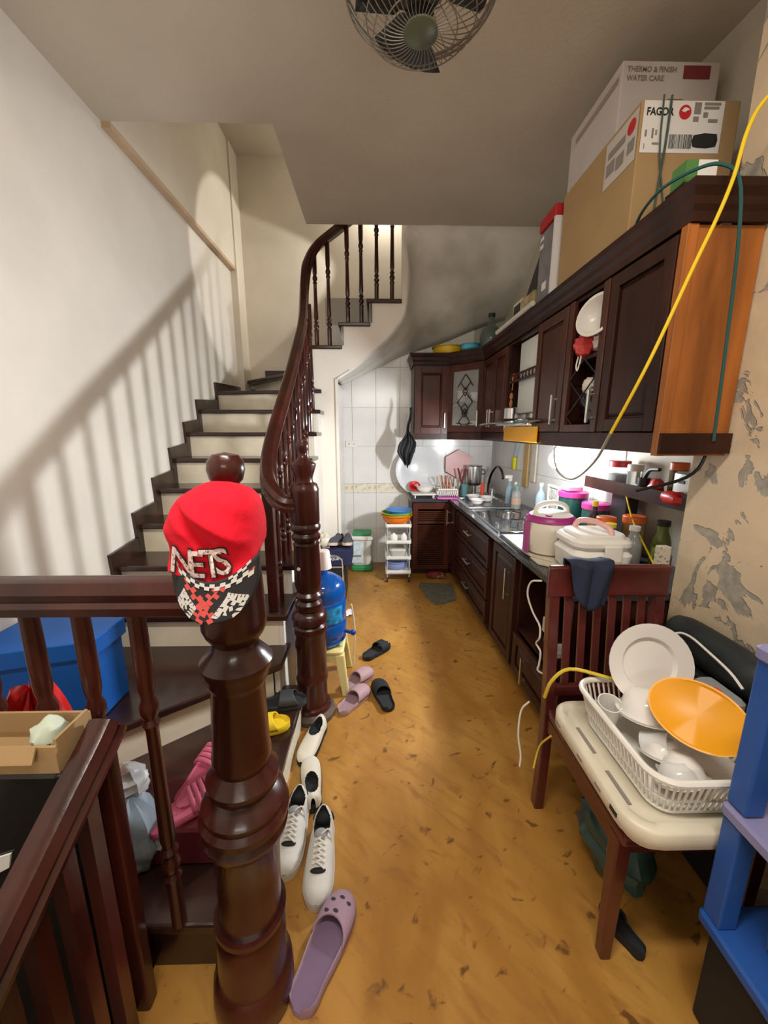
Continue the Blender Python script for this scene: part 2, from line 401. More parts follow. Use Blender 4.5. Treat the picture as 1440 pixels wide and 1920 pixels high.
tread([(-.575, 3.53), (XL+.07, 4.35), (XL+.07, 4.5), (-.5, 4.5), (-.5, 3.60), (-.575, 3.6)], zt(11)); riser((-1.33, 4.46), (-.57, 3.58), zt(10), zt(11)-.032)
tread([(-.60, YS-.02), (-.285, YS-.02), (-.285, 4.5), (-.85, 4.5)], zt(12)); riser((-.80, 4.48), (-.575, 3.62), zt(11), zt(12)-.032)
for n, x0, x1 in ((13, -.315, -.045), (14, -.075, .22)):
    tread([(x0, YS-.02 if n < 15 else YS+.1), (x1, YS-.02 if n < 15 else YS+.1), (x1, 4.5), (x0, 4.5)], zt(n))
    m = MB(); m.box(x0+.03, x0+.045, YS-.012 if n < 15 else YS+.1, 4.49, zt(n-1), zt(n)-.032); m.build('riser', tread_m, st)
# stepped skirting against the left wall
for n in range(3, 11):
    y = treadY.get(n, 3.66); yn = treadY.get(n+1, 3.66 if n == 9 else 4.3)
    m = MB(); m.prism([(y-.02, zt(n-1)), (y-.035, zt(n)+.075), (yn-.02, zt(n)+.105), (yn-.02, zt(n)-.03), (y+.06, zt(n)-.03), (y+.06, zt(n-1))], XL, XL+.018, 'yz')
    m.build('skirting_board', tread_m, st)
m = MB(); m.prism([(1.2, 0.3), (1.2, zt(2)+.09), (1.78, zt(2)+.09), (1.78, .3)], XL, XL+.018, 'yz'); m.build('skirting_board', tread_m, st)
m = MB(); m.prism([(XL+.065, zt(10)), (XL+.065, zt(10)+.10), (-1.22, zt(10)+.10), (-1.22, zt(11)+.12), (-.80, zt(11)+.12), (-.8, zt(10))], 4.482, 4.5, 'xz'); m.build('skirting_board', tread_m, st)
# side wall under the open edge of the flight
m = MB()
for n in range(3, 10):
    y0 = treadY[n]+.03; y1 = treadY.get(n+1, YS)+.03 if n < 9 else YS
    m.box(-.505, -.48, y0, y1, 0, zt(n)-.032)
m.box(-.505, -.48, 1.70, 1.83, 0, zt(2)-.032)
m.build('side_wall', white, st)
# ================================================================ RAILINGS
rail_prof = [(-.032, -.028), (.032, -.028), (.036, -.012), (.028, -.004), (.034, .012), (.022, .030), (0, .036), (-.022, .030), (-.034, .012), (-.028, -.004), (-.036, -.012)]
def bal_prof(h):
    p = [(.016, 0), (.016, .16), (.019, .175), (.013, .19), (.019, .21), (.020, .225), (.012, .245), (.019, .265), (.012, .28), (.0165, .31), (.015, .40), (.0125, .60), (.0125, .66), (.017, .675), (.012, .69), (.018, .71), (.018, .73), (.012, .75), (.016, .78), (.017, .84), (.016, 1)]
    return [(r, t*h) for r, t in p]
def baluster(parent, x, y, z0, z1, k=1.0, flip=False, n=10):
    pr = [(r*k, z) for r, z in bal_prof(z1-z0)]
    if flip: pr = [(r, (z1-z0)-z) for r, z in reversed(pr)]
    m = MB(); m.lathe(pr, (x, y, z0), n); return m.build('baluster', wood, parent, smooth=True)
def newel_prof(h, k=1.0):
    P = [(.105, 0), (.108, .035), (.098, .055), (.086, .06), (.086, .19), (.094, .20), (.094, .215), (.080, .225), (.082, .24), (.082, .42), (.088, .44), (.098, .45), (.100, .465), (.088, .475), (.104, .487), (.108, .505), (.096, .52), (.100, .535), (.088, .552), (.072, .56), (.086, .578), (.086, .592), (.062, .605), (.072, .625), (.074, .64), (.066, .65), (.068, .66), (.062, .80), (.066, .808), (.058, .815), (.072, .83), (.072, .845), (.084, .862), (.084, .880), (.060, .898), (.078, .918), (.082, .93), (.074, .94), (.074, .1045*10), (.078, 1.055), (.070, 1.07), (.052, 1.085), (.048, 1.10), (.070, 1.135), (.074, 1.15), (.044, 1.165), (.026, 1.18), (.022, 1.20), (.030, 1.205), (.036, 1.222), (.035, 1.24), (.024, 1.258), (0, 1.265)]
    return P
H1 = 1.265
# foreground railing
r1 = thing('landing_railing', 'foreground railing with thick turned newel post, level handrail and turned balusters', 'railing', (-.33, .74, 0))
m = MB(); s1 = 1.075
NP = [(.104, 0), (.108, .05), (.104, .10), (.092, .115), (.090, .20), (.088, .26), (.082, .27), (.092, .28), (.092, .295), (.080, .305), (.080, .42), (.081, .53), (.088, .54), (.100, .552), (.104, .568), (.094, .582), (.106, .594), (.108, .612), (.098, .625), (.100, .640), (.088, .655), (.070, .668), (.084, .688), (.086, .705), (.074, .72), (.064, .735), (.068, .75), (.069, .76), (.066, .78), (.060, .93), (.064, .94), (.070, .952), (.070, .962), (.078, .975), (.080, .99), (.068, 1.003), (.052, 1.02), (.050, 1.035), (.064, 1.055), (.070, 1.07), (.070, 1.09), (.060, 1.22), (.064, 1.235), (.066, 1.25), (.040, 1.275), (.026, 1.29), (.024, 1.335), (.018, 1.352), (.022, 1.362), (.033, 1.373), (.038, 1.392), (.036, 1.408), (.026, 1.420), (0, 1.425)]
m.lathe([(r*.93, z-.012*(z>.3)) for r, z in NP], (-.325, .745, 0), 32)
np_ = m.build('newel_post', wood, r1, smooth=True)
np_.rotation_euler = (0, math.radians(1.5), 0)
m = MB(); m.sweep([(-1.45, .78, 1.11), (-.335, .775, 1.11)], [(a*1.05, b*1.2) for a, b in rail_prof]); m.build('handrail', wood, r1, smooth=True)
for x in (-.525, -.645, -.755, -.87, -.985, -1.10, -1.215, -1.33):
    baluster(r1, x, .785, .181 if x > -1 else -.18, 1.08, 1.12, n=14)
# descending railing lower left
r0 = thing('descending_railing', 'lower left handrail sloping down toward the viewer over a dark panelled side', 'railing', (-.592, .5, 0))
m = MB(); m.sweep([(-.592, .74, .825), (-.592, .70, .80), (-.592, .60, .745), (-.592, .45, .66), (-.592, .20, .52), (-.592, -.1, .35)], rail_prof, smooth=4); m.build('handrail', wood, r0, smooth=True)
m = MB(); m.box(-.618, -.582, .712, .748, 0, .79); m.build('newel_post', wood, r0, bevel=.006)
for i in range(9):
    y = .655-i*.07; m = MB(); m.box(-.608, -.580, y-.016, y+.016, 0.0, .775-(.655-y)*.56); m.build('baluster', wood, r0)
# main flight railing with second newel
r2 = thing('stair_railing', 'main stair railing with turned newel and thick handrail sweeping upward', 'railing', (-.33, 1.78, 0))
m = MB()
NQ = [(.110, 0), (.112, .03), (.104, .07), (.088, .075), (.088, .20), (.096, .21), (.096, .235), (.088, .25), (.090, .27), (.090, .46), (.096, .475), (.100, .49), (.096, .51), (.084, .52), (.102, .535), (.100, .56), (.088, .58), (.070, .59), (.078, .61), (.076, .63), (.060, .645), (.072, .66), (.078, .675), (.064, .69), (.072, .71), (.076, .73), (.074, .80), (.070, .92), (.074, .93), (.062, .94), (.078, .955), (.080, .97), (.066, .985), (.080, 1.0), (.082, 1.015), (.074, 1.03), (.078, 1.04), (.078, 1.18), (.080, 1.19), (.070, 1.215), (.050, 1.225), (.048, 1.24), (.050, 1.25), (.058, 1.27), (.068, 1.30), (.068, 1.308), (.040, 1.325), (.026, 1.335), (.020, 1.35), (.022, 1.36), (.032, 1.375), (.034, 1.395), (.026, 1.412), (0, 1.42)]
m.lathe([(r*.86, z) for r, z in NQ], (-.335, 1.775, 0), 28); m.build('newel_post', wood, r2, smooth=True)
m = MB(); m.lathe([(.11, 0), (.115, .03), (.10, .05), (.085, .05)], (-.335, 1.775, .0), 24); m.build('newel_base', mat('grey_dust_base', (.10, .07, .055), .7, var=.4, scale=12), r2, smooth=True)
RP = [(-.36, 1.77, 1.115), (-.43, 1.74, 1.13), (-.505, 1.80, 1.22), (-.535, 1.95, 1.345), (-.54, 2.15, 1.50), (-.54, 2.45, 1.72), (-.545, 2.80, 1.985), (-.55, 3.10, 2.22), (-.565, 3.30, 2.42), (-.57, 3.40, 2.60), (-.55, 3.46, 2.78), (-.47, 3.51, 2.93), (-.33, 3.54, 3.05), (-.05, 3.55, 3.25), (.2, 3.55, 3.42)]
m = MB(); m.sweep(RP, [(a*1.0, b*1.1) for a, b in rail_prof], smooth=5); m.build('handrail', wood, r2, smooth=True)
def railz(y):
    for (x0, y0, z0), (x1, y1, z1) in zip(RP[3:], RP[4:]):
        if y0 <= y <= y1: return z0+(z1-z0)*(y-y0)/(y1-y0)
    return 1.32
for n in range(3, 10):
    for k in (.07, .19):
        y = treadY[n]+k
        if y < 3.38 and y > 1.9: baluster(r2, -.525, y, zt(n), railz(y)-.025, .95)
m = MB(); m.box(-.555, -.505, 1.84, 1.89, zt(3), 1.27); m.build('baluster', wood, r2, bevel=.004)
for x, n in ((-.505, 12), (-.395, 12), (-.235, 13), (-.12, 13), (.01, 14), (.14, 14)):
    zr = 2.93 if x < -.48 else (3.0 if x < -.35 else 3.25+(x+.05)*.7)
    baluster(r2, x, 3.545, zt(n), zr-.02, 1.15)

m = MB(); m.prism([(-.372, .822), (-.360, .815), (-.354, .826), (-.366, .834)], 1.703, 1.708, 'xz'); m.build('sticker', mat('off_white_sticker', (.6, .58, .52), .5), r2)
# ================================================================ KITCHEN JOINERY
def xf(y): return .80+(2.0-y)*.03
def Fbase(u, d, z): return (xf(u)-d, u, z)            # right run, front faces -x
def Fback(u, d, z): return (u, 3.765-d, z)            # back leg, front faces -y
def Fup(u, d, z): return (.97-d, u, z)
def Fupb(u, d, z): return (u, 3.83-d, z)
P0 = Vector((.70, 3.83)); P1 = Vector((.97, 3.56)); DD = (P1-P0).normalized(); NN = Vector((-DD.y*-1*-1, DD.x)) 
NN = Vector((DD.y, -DD.x))
def Fdiag(u, d, z): p = P0+DD*u+NN*d; return (p.x, p.y, z)
def bar_handle(F, u, z, h, parent, vertical=True, d0=.0, name='handle'):
    m = MB(F); r = .006
    if vertical:
        m.box(u-r, u+r, d0+.022, d0+.034, z-h/2, z+h/2)
        for zz in (z-h*.36, z+h*.36): m.box(u-r*.8, u+r*.8, d0, d0+.024, zz-.005, zz+.005)
    else:
        m.box(u-h/2, u+h/2, d0+.022, d0+.034, z-r, z+r)
        for uu in (u-h*.36, u+h*.36): m.box(uu-.005, uu+.005, d0, d0+.024, z-r*.8, z+r*.8)
    return m.build(name, rail_steel, parent, bevel=.002)
def door(F, u0, u1, z0, z1, parent, mtl=woodl, hu=None, hz=None, hh=.12, name='door', vertical=True, fw_=.05, th_=.02):
    m = MB(F); g = .002; u0 += g; u1 -= g; z0 += g; z1 -= g; fw_ = min(fw_, (u1-u0)*.24, (z1-z0)*.28)
    m.box(u0, u0+fw_, 0, th_, z0, z1); m.box(u1-fw_, u1, 0, th_, z0, z1)
    m.box(u0+fw_, u1-fw_, 0, th_, z0, z0+fw_); m.box(u0+fw_, u1-fw_, 0, th_, z1-fw_, z1)
    a, b, c_, e = u0+fw_, u1-fw_, z0+fw_, z1-fw_
    m.box(a, b, 0, .006, c_, e)
    k = min(.022, (b-a)*.2, (e-c_)*.2)
    A = [m._v(p) for p in ((a+.006, .006, c_+.006), (b-.006, .006, c_+.006), (b-.006, .006, e-.006), (a+.006, .006, e-.006))]
    B = [m._v(p) for p in ((a+k, .016, c_+k), (b-k, .016, c_+k), (b-k, .016, e-k), (a+k, .016, e-k))]
    m.loft([A, B], caps=True)
    o = m.build(name, mtl, parent, bevel=.0025)
    if hu is not None: bar_handle(F, hu, hz, hh, o, vertical, th_)
    return o
def carcass(F, u0, u1, z0, z1, depth, parent, mtl=woodk, shelves=(), back=True, name='body', open_front=True):
    m = MB(F); t = .018
    m.box(u0, u0+t, -depth, 0, z0, z1); m.box(u1-t, u1, -depth, 0, z0, z1)
    m.box(u0+t, u1-t, -depth, 0, z0, z0+t); m.box(u0+t, u1-t, -depth, 0, z1-t, z1)
    if back: m.box(u0+t, u1-t, -depth, -depth+.008, z0+t, z1-t)
    o = m.build(name, mtl, parent)
    for z in shelves:
        s = MB(F); s.box(u0+t, u1-t, -depth+.01, -.01, z, z+t); s.build('shelf', mtl, parent)
    return o
BD = .46
# corner base with narrow door
t = thing('base_cabinet', 'narrow dark base cabinet in the inside corner with one upright handle', 'cabinet', Fbase(3.6, 0, 0), 'dark base cabinets under the counter')
carcass(Fbase, 3.46, 3.76, .08, .765, BD, t); door(Fbase, 3.50, 3.74, .10, .755, t, woodk, 3.70, .62, .15)
t = thing('drawer_cabinet', 'dark base cabinet with three wide drawers below the sink', 'cabinet', Fbase(3.0, 0, 0), 'dark base cabinets under the counter')
carcass(Fbase, 2.50, 3.46, .08, .765, BD, t)
for a, b in ((.515, .745), (.285, .505), (.10, .275)): door(Fbase, 2.51, 3.45, a, b, t, woodk, 2.98, (a+b)/2+.02, .15, 'drawer', False, .035)
t = thing('base_cabinet', 'dark base cabinet with long vertical handle beside the narrow gap', 'cabinet', Fbase(2.2, 0, 0), 'dark base cabinets under the counter')
carcass(Fbase, 2.02, 2.42, .08, .765, BD, t); door(Fbase, 2.03, 2.41, .10, .755, t, woodk, 2.10, .58, .19)
t = thing('open_base_unit', 'dark open base unit with low door nearest the dining chair', 'cabinet', Fbase(1.7, 0, 0), 'dark base cabinets under the counter')
carcass(Fbase, 1.46, 2.01, .08, .765, BD, t, shelves=(.34,)); door(Fbase, 1.47, 2.0, .10, .335, t, woodk, 1.80, .21, .15)
m = MB(Fbase); m.box(1.46, 3.76, -.40, -.045, 0, .079); struct(m.build('baseboard_right', mat('plinth', (.02, .009, .006), .6)))
t = thing('louvered_base_cabinet', 'dark base cabinet with louvered door on the back wall beside the white rack', 'cabinet', (.55, 3.765, 0), 'dark base cabinets under the counter')
carcass(Fback, .355, .745, .03, .765, .385, t)
m = MB(Fback); u0, u1, z0, z1 = .365, .735, .06, .755
for q in ((u0, u0+.05, z0, z1), (u1-.05, u1, z0, z1), (u0+.05, u1-.05, z0, z0+.05), (u0+.05, u1-.05, z1-.06, z1), (u0+.05, u1-.05, .545, .57)): m.box(q[0], q[1], 0, .02, q[2], q[3])
dl = m.build('door', woodl, t, bevel=.002)
k = 0; z = .118
while z < .68:
    if not (.52 < z < .575):
        s = MB(Fback); s.prism([(u0+.05, z), (u1-.05, z), (u1-.05, z+.004), (u0+.05, z+.004)], 0, 0, 'xz') if False else s.box(u0+.05, u1-.05, .002, .016, z, z+.012)
        s.build('slat', woodl, dl)
    z += .021
# counter top: L shape with sink and hob cut outs left as recessed trays
t = thing('countertop', 'black speckled stone countertop running in an L along the kitchen walls', 'countertop', (1.0, 2.8, .765), None)
m = MB()
def ce(y): return xf(y)-.03
m.prism([(ce(1.45), 1.45), (ce(3.735), 3.735), (.34, 3.735), (.34, 4.155), (xw(4.155)-.01, 4.155), (xw(1.45)-.01, 1.45)], .767, .803)
m.build('slab', stone, t, bevel=.004)
# ---------------- wall units, z 1.40..2.07 and cornice to 2.19
UZ0, UZ1 = 1.40, 2.07; UD = .33
t = thing('wall_cabinet', 'tall wall cabinet with orange veneered end panel nearest the peeling wall', 'cabinet', (1.13, 1.5, UZ0), 'dark wall cabinets')
carcass(Fup, 1.33, 1.685, UZ0+.03, UZ1, .22, t)
door(Fup, 1.335, 1.68, UZ0+.05, UZ1-.01, t, woodk)
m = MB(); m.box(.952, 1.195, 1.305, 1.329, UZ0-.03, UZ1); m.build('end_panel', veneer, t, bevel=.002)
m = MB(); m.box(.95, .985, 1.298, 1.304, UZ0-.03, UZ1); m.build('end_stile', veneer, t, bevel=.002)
t = thing('wall_cabinet', 'open fronted wall cabinet with lattice door frame stuffed with bags and bowl', 'cabinet', (1.13, 1.84, UZ0), 'dark wall cabinets')
carcass(Fup, 1.686, 2.02, UZ0+.03, UZ1, UD, t, shelves=(1.78,))
m = MB(Fup); m.box(1.69, 1.735, 0, .02, 1.45, 2.06); m.box(1.975, 2.018, 0, .02, 1.45, 2.06); m.box(1.735, 1.975, 0, .02, 1.45, 1.485)
dd = m.build('door', woodl, t, bevel=.002); bar_handle(Fup, 1.715, 1.56, .14, dd, d0=.02)
m = MB(Fup)
def latt(m, u0, u1, z0, z1, nz, d=.01, r=.0035, F=Fup):
    h = (z1-z0)/nz; uc = (u0+u1)/2; w_ = (u1-u0)/2
    for i in range(nz):
        a = z0+h*i
        for sx in (-1, 1):
            m.tube([(uc, d, a), (uc+sx*w_, d, a+h/2)], r, 5); m.tube([(uc+sx*w_, d, a+h/2), (uc, d, a+h)], r, 5)
latt(m, 1.735, 1.975, 1.44, 1.78, 2); m.build('lattice', black, dd)
t = thing('wall_cabinet', 'closed wall cabinet with long steel handle right of the cooker hood', 'cabinet', (1.13, 2.2, UZ0), 'dark wall cabinets')
carcass(Fup, 2.021, 2.40, UZ0+.03, UZ1, UD, t); door(Fup, 2.03, 2.39, UZ0+.05, UZ1-.01, t, woodl, 2.075, 1.565, .15)
t = thing('hood_bay_cabinet', 'open wall bay with spindle rail around the white hood chimney', 'cabinet', (1.13, 2.65, UZ0), 'dark wall cabinets')
m = MB(Fup); m.box(2.401, 2.415, -UD, 0, 1.55, UZ1); m.box(2.895, 2.909, -UD, 0, 1.55, UZ1); m.box(2.415, 2.895, -UD, 0, UZ1-.018, UZ1); m.build('body', woodk, t)
m = MB(Fup); m.box(2.415, 2.895, -.10, 0, 1.79, 1.803); m.box(2.415, 2.895, -.012, 0, 1.835, 1.847); m.build('spindle_shelf', woodl, t)
for i in range(9):
    u = 2.445+i*.055; m = MB(); m.lathe([(.004, 0), (.008, .008), (.004, .016), (.007, .026), (.004, .034)], (.976, u, 1.802), 8); m.build('spindle', woodl, t, smooth=True)
t = thing('wall_cabinet', 'plain closed wall cabinet between the hood and the corner glass door', 'cabinet', (1.13, 3.2, UZ0), 'dark wall cabinets')
carcass(Fup, 2.91, 3.555, UZ0+.03, UZ1, UD-.02, t); door(Fup, 2.915, 3.23, UZ0+.05, UZ1-.01, t, woodl, 3.20, 1.56, .14); door(Fup, 3.235, 3.55, UZ0+.05, UZ1-.01, t, woodl, 3.265, 1.56, .14)
t = thing('corner_wall_cabinet', 'angled corner wall cabinet with leaded diamond glass door and dishes inside', 'cabinet', (1.0, 3.8, UZ0), 'dark wall cabinets')
L_ = (P1-P0).length
m = MB(); m.prism([(.70, 3.83), (.97, 3.56), (1.28, 3.56), (1.28, 4.15), (.70, 4.15)], UZ0+.03, UZ0+.045)
m.prism([(.70, 3.83), (.97, 3.56), (1.28, 3.56), (1.28, 4.15), (.70, 4.15)], UZ1-.015, UZ1)
m.prism([(.70, 3.86), (.96, 3.6), (1.25, 3.6), (1.25, 4.14), (.70, 4.14)], 1.72, 1.73)
m.box(.70, 1.29, 4.14, 4.15, UZ0+.045, UZ1-.015); m.build('body', woodk, t)
m = MB(Fdiag)
for q in ((.005, .055, 0), (L_-.055, L_-.005, 0)): m.box(q[0], q[1], 0, .02, UZ0+.05, UZ1-.01)
m.box(.055, L_-.055, 0, .02, UZ0+.05, UZ0+.11); m.box(.055, L_-.055, 0, .02, UZ1-.07, UZ1-.01)
dg = m.build('door', woodl, t, bevel=.002); bar_handle(Fdiag, L_-.035, 1.57, .14, dg, d0=.02)
m = MB(Fdiag); m.box(.055, L_-.055, .006, .009, UZ0+.11, UZ1-.07); m.build('pane', mat('cabinet_pane', (.8, .82, .8), .05, alpha=.22), dg)
m = MB(Fdiag)
uc = L_/2
for zc, hw, hh in ((1.90, .055, .07), (1.815, .028, .038), (1.72, .082, .095), (1.625, .030, .040), (1.545, .058, .075), (1.66, .04, .05)):
    pts = [(uc, .014, zc+hh), (uc+hw, .014, zc), (uc, .014, zc-hh), (uc-hw, .014, zc), (uc, .014, zc+hh)]
    for a, b in zip(pts, pts[1:]): m.tube([a, b], .0042, 5)
for sx in (-1, 1): m.tube([(uc, .014, 1.97), (uc+sx*.083, .014, 1.86)], .0035, 5); m.tube([(uc, .014, 1.52), (uc+sx*.083, .014, 1.53)], .0035, 5)
m.build('lattice', black, dg)
t = thing('wall_cabinet', 'leftmost wall cabinet on the back wall with raised panel door', 'cabinet', (.53, 3.9, UZ0), 'dark wall cabinets')
carcass(Fupb, .365, .699, UZ0+.03, UZ1, .31, t); door(Fupb, .37, .695, UZ0+.03, UZ1-.01, t, woodl, .66, 1.56, .14, fw_=.06)
# light rail and cornice around the wall units
t = thing('wall_unit_cornice', 'stepped dark cornice and light rail running over and under all wall cabinets', 'cornice', (1.0, 2.5, UZ1))
prof = [(0, 0), (.010, 0), (.012, .025), (.022, .040), (.024, .06), (.038, .08), (.042, .10), (0, .10)]
path = [(1.195, 1.30), (.965, 1.30), (.965, 3.555), (.698, 3.825), (.362, 3.825), (.362, 4.15)]
def offs(path, d):
    out = []
    for i, p in enumerate(path):
        p = Vector(p); n = []
        if i > 0: e = (p-Vector(path[i-1])).normalized(); n.append(Vector((-e.y, e.x)))
        if i < len(path)-1: e = (Vector(path[i+1])-p).normalized(); n.append(Vector((-e.y, e.x)))
        if len(n) == 2:
            b = (n[0]+n[1]).normalized(); k = d/max(.3, b.dot(n[0])); out.append(p+b*k)
        else: out.append(p+n[0]*d)
    return out
def cornice(prof, z0, name):
    m = MB(); rings = []
    side = -1
    for d, h in prof:
        rings.append([m._v((q.x, q.y, z0+h)) for q in offs(path, d*SG)])
    for a, b in zip(rings, rings[1:]+rings[:1]):
        for i in range(len(a)-1): m.face([a[i], a[i+1], b[i+1], b[i]])
    m.face([r[0] for r in rings]); m.face([r[-1] for r in rings])
    return m.build(name, woodk, t)
SG = 1
# choose the outward side
tst = offs(path, .05)
if tst[2].x > .965: SG = -1
cornice(prof, UZ1+.002, 'cornice'); cornice([(0, 0), (.012, 0), (.012, .068), (0, .068)], UZ0-.022, 'light_rail')
m = MB(); m.prism([(1.19, 1.31), (.97, 1.31), (.97, 3.56), (.70, 3.83), (.37, 3.83), (.37, 4.14), (1.28, 4.14)], UZ1+.085, UZ1+.10)
m.build('top_board', woodk, t)
TOP = UZ1+.1025
# ---------------- hood
t = thing('cooker_hood', 'cooker hood with white chimney and curved glass visor above the counter', 'cooker hood', (1.1, 2.65, 1.50))
m = MB(); m.rbox(1.0, 1.22, 2.52, 2.80, 1.575, 2.045, .01); m.build('chimney', mat('white_chimney', (.72, .74, .70), .35), t, smooth=True)
m = MB(); m.rbox(.90, 1.26, 2.36, 2.96, 1.495, 1.53, .02); m.rbox(.98, 1.24, 2.48, 2.84, 1.53, 1.575, .02); m.build('body', steel, t, smooth=True)
m = MB(); m.grid(lambda u, v: (.74+.22*u+.06*(2*v-1)**2, 2.28+.76*v, 1.505+.03*u-.012*(2*v-1)**2), 6, 12); m.build('glass_visor', mat('hood_glass', (.35, .45, .40), .05, trans=.6), t, smooth=True, solid=.006)
tag(MB().rbox(.936, .949, 2.28, 2.86, 1.388, 1.482, .004).build('hood_drip_board', mat('amber_board', (1, .50, .005), .4, trans=.25), None, origin=(.942, 2.57, 1.388), smooth=True), 'bright orange yellow board fixed under the cooker hood', 'board')
tag(MB().lathe([(.03, 0), (.045, .005), (.045, .07), (.04, .075), (.04, .07), (.0, .07)], (.90, 2.62, 1.532), 20).build('tin_can', steel, None, origin=(.90, 2.62, 1.532), smooth=True), 'small metal tin standing on the cooker hood', 'tin')
# lamp under the wall cabinets
t = thing('under_cabinet_lamp', 'glaring white lamp bulb under the wall cabinets above the counter', 'lamp', (1.17, 2.30, 1.375))
m = MB(); m.cyl((1.08, 2.30, 1.345), .018, .032, 12); m.build('socket', wplas, t, smooth=True)
m = MB(); m.ball((1.08, 2.30, 1.288), .042, .042, .052, 16, 12); o = m.build('bulb', mat('lit_bulb', (1, 1, 1), .5, emit=((.93, .97, 1), 45)), t, smooth=True); o.visible_shadow = False
# ================================================================ THINGS ON TOP OF THE WALL UNITS
card = mat('brown_cardboard', (.40, .26, .12), .8, var=.06, scale=4)
cardw = mat('white_cardboard', (.60, .55, .53), .75, var=.05, scale=4)
ink = mat('black_ink', (.02, .02, .02), .6); inkg = mat('grey_ink', (.25, .22, .2), .7); redp = mat('red_print', (.55, .02, .03), .5); paper = mat('white_paper', (.78, .76, .73), .6)
def flat(poly, tf, name, m, parent):
    b = MB(); b.face([b._v(tf(*p)) for p in poly]); return b.build(name, m, parent)
def rect(x0, y0, x1, y1): return [(x0, y0), (x1, y0), (x1, y1), (x0, y1)]
t = thing('cardboard_box', 'large brown cardboard box with white printed labels on top of wall cabinets', 'box', (1.05, 1.95, TOP))
BX0, BX1, BY0, BY1, BZ1 = .955, 1.195, 1.62, 2.20, TOP+.44
m = MB(); m.box(BX0, BX1+.12, BY0, BY1, TOP, BZ1); m.build('carton', card, t, bevel=.004)
Ff = lambda x, z: (BX0+x, BY0-.0015, TOP+z)           # face toward viewer
Fs = lambda y, z: (BX0-.0015, BY1-y, TOP+z)           # long side
flat(rect(.008, .275, .30, .435), Ff, 'label', paper, t)
f2 = lambda x, z: (BX0+x, BY0-.003, TOP+z)
text_mesh('FAGOR', .033, lambda x, y: f2(.018+x*.9, .39+y), 'lettering', ink, t, bold=.0008)
m = MB(); m.cyl((BX0+.158, BY0-.0032, TOP+.400), .022, .001, 20, 'y'); m.build('round_emblem', redp, t)
f4 = lambda x, z: (BX0+x, BY0-.0045, TOP+z)
b = MB(); b.face([b._v(f4(x, z)) for x, z in ((.143, .403), (.155, .414), (.165, .412), (.173, .406), (.163, .403), (.155, .398))]); b.build('emblem_wave', paper, t)
b = MB(); x = .112
while x < .195:
    w_ = random.choice((.001, .0018, .003)); b.face([b._v(f2(*p)) for p in rect(x, .288, x+w_, .332)]); x += w_+random.choice((.0016, .0028))
b.build('barcode', ink, t)
flat([(.20, .295), (.215, .292), (.25, .29), (.285, .296), (.29, .315), (.285, .335), (.24, .337), (.20, .33), (.195, .312)], f2, 'ink_blot', ink, t)
for x0, z0, x1, z1 in ((.02, .325, .027, .345), (.045, .32, .052, .35), (.058, .33, .064, .345), (.02, .287, .023, .303), (.19, .395, .215, .43), (.19, .372, .21, .387), (.225, .385, .242, .40), (.225, .41, .28, .418), (.225, .422, .285, .43), (.245, .37, .28, .38), (.05, .30, .075, .306)): flat(rect(x0, z0, x1, z1), f2, 'print_mark', inkg, t)
flat(rect(.37, .26, .572, .425), Fs, 'label', mat('side_label', (.55, .50, .44), .7), t)
m = MB(); m.cyl((BX0-.0032, BY1-.535, TOP+.385), .024, .001, 20, 'x'); m.build('round_emblem', redp, t)
g2 = lambda y, z: (BX0-.003, BY1-y, TOP+z)
for a, b_, c_, d_ in ((.39, .36, .50, .385), (.385, .30, .44, .345), (.45, .29, .50, .335), (.52, .30, .56, .34)): flat(rect(a, b_, c_, d_), g2, 'print_mark', inkg, t)
m = MB(); m.box(BX0+.09, BX0+.145, BY0-.002, BY1, BZ1-.001, BZ1+.001); m.build('tape', mat('tape', (.5, .38, .2), .3), t)
t = thing('white_box', 'white cardboard box with maroon label standing behind the large brown box', 'box', (1.08, 2.2, BZ1))
m = MB(); m.box(1.00, 1.40, 1.86, 2.28, BZ1+.001, BZ1+.30); m.build('carton', cardw, t, bevel=.004)
f3 = lambda x, z: (1.0+x, 1.858, BZ1+z)
flat(rect(.25, .24, .36, .285), f3, 'label', mat('maroon_print', (.22, .03, .04), .6), t)
text_mesh('THERMO & FINISH', .026, lambda x, y: f3(.02+x*.95, .262+y), 'lettering', inkg, t, bold=.0006); text_mesh('WATER CARE', .026, lambda x, y: f3(.02+x*.95, .232+y), 'lettering', inkg, t, bold=.0006)
g3 = lambda y, z: (.998, 2.28-y, BZ1+z)
flat(rect(.06, .235, .40, .26), g3, 'print_band', mat('faint_print', (.36, .28, .26), .7), t)
t = thing('appliance_box', 'grey printed appliance box with red top leaning at the far end of brown box', 'box', (1.03, 2.4, TOP))
m = MB(); m.box(.935, 1.21, 2.245, 2.42, TOP, TOP+.36); m.build('carton', mat('grey_print_box', (.20, .19, .20), .6, var=.2, scale=9), t, bevel=.003)
m = MB(); m.box(.93, 1.215, 2.225, 2.244, TOP, TOP+.37); m.build('white_edge', paper, t)
m = MB(); m.box(.928, 1.215, 2.23, 2.43, TOP+.37, TOP+.43); m.build('red_lid', mat('red_card', (.48, .015, .02), .5), t, bevel=.006)
for a, b_, c_, d_ in ((2.37, 2.41, .32, .34), (2.30, 2.35, .05, .09), (2.37, 2.41, .28, .30)):
    m = MB(); m.box(.932, .9345, a, b_, TOP+c_, TOP+d_); m.build('print_mark', paper, t)
t = thing('black_speaker_box', 'black wedge shaped case tilted on the cabinets behind the grey box', 'case', (1.0, 2.6, TOP))
m = MB(); m.prism([(2.44, TOP), (2.90, TOP), (2.48, TOP+.40), (2.44, TOP+.40)], .99, 1.18, 'yz'); m.build('case_body', black, t, bevel=.005)
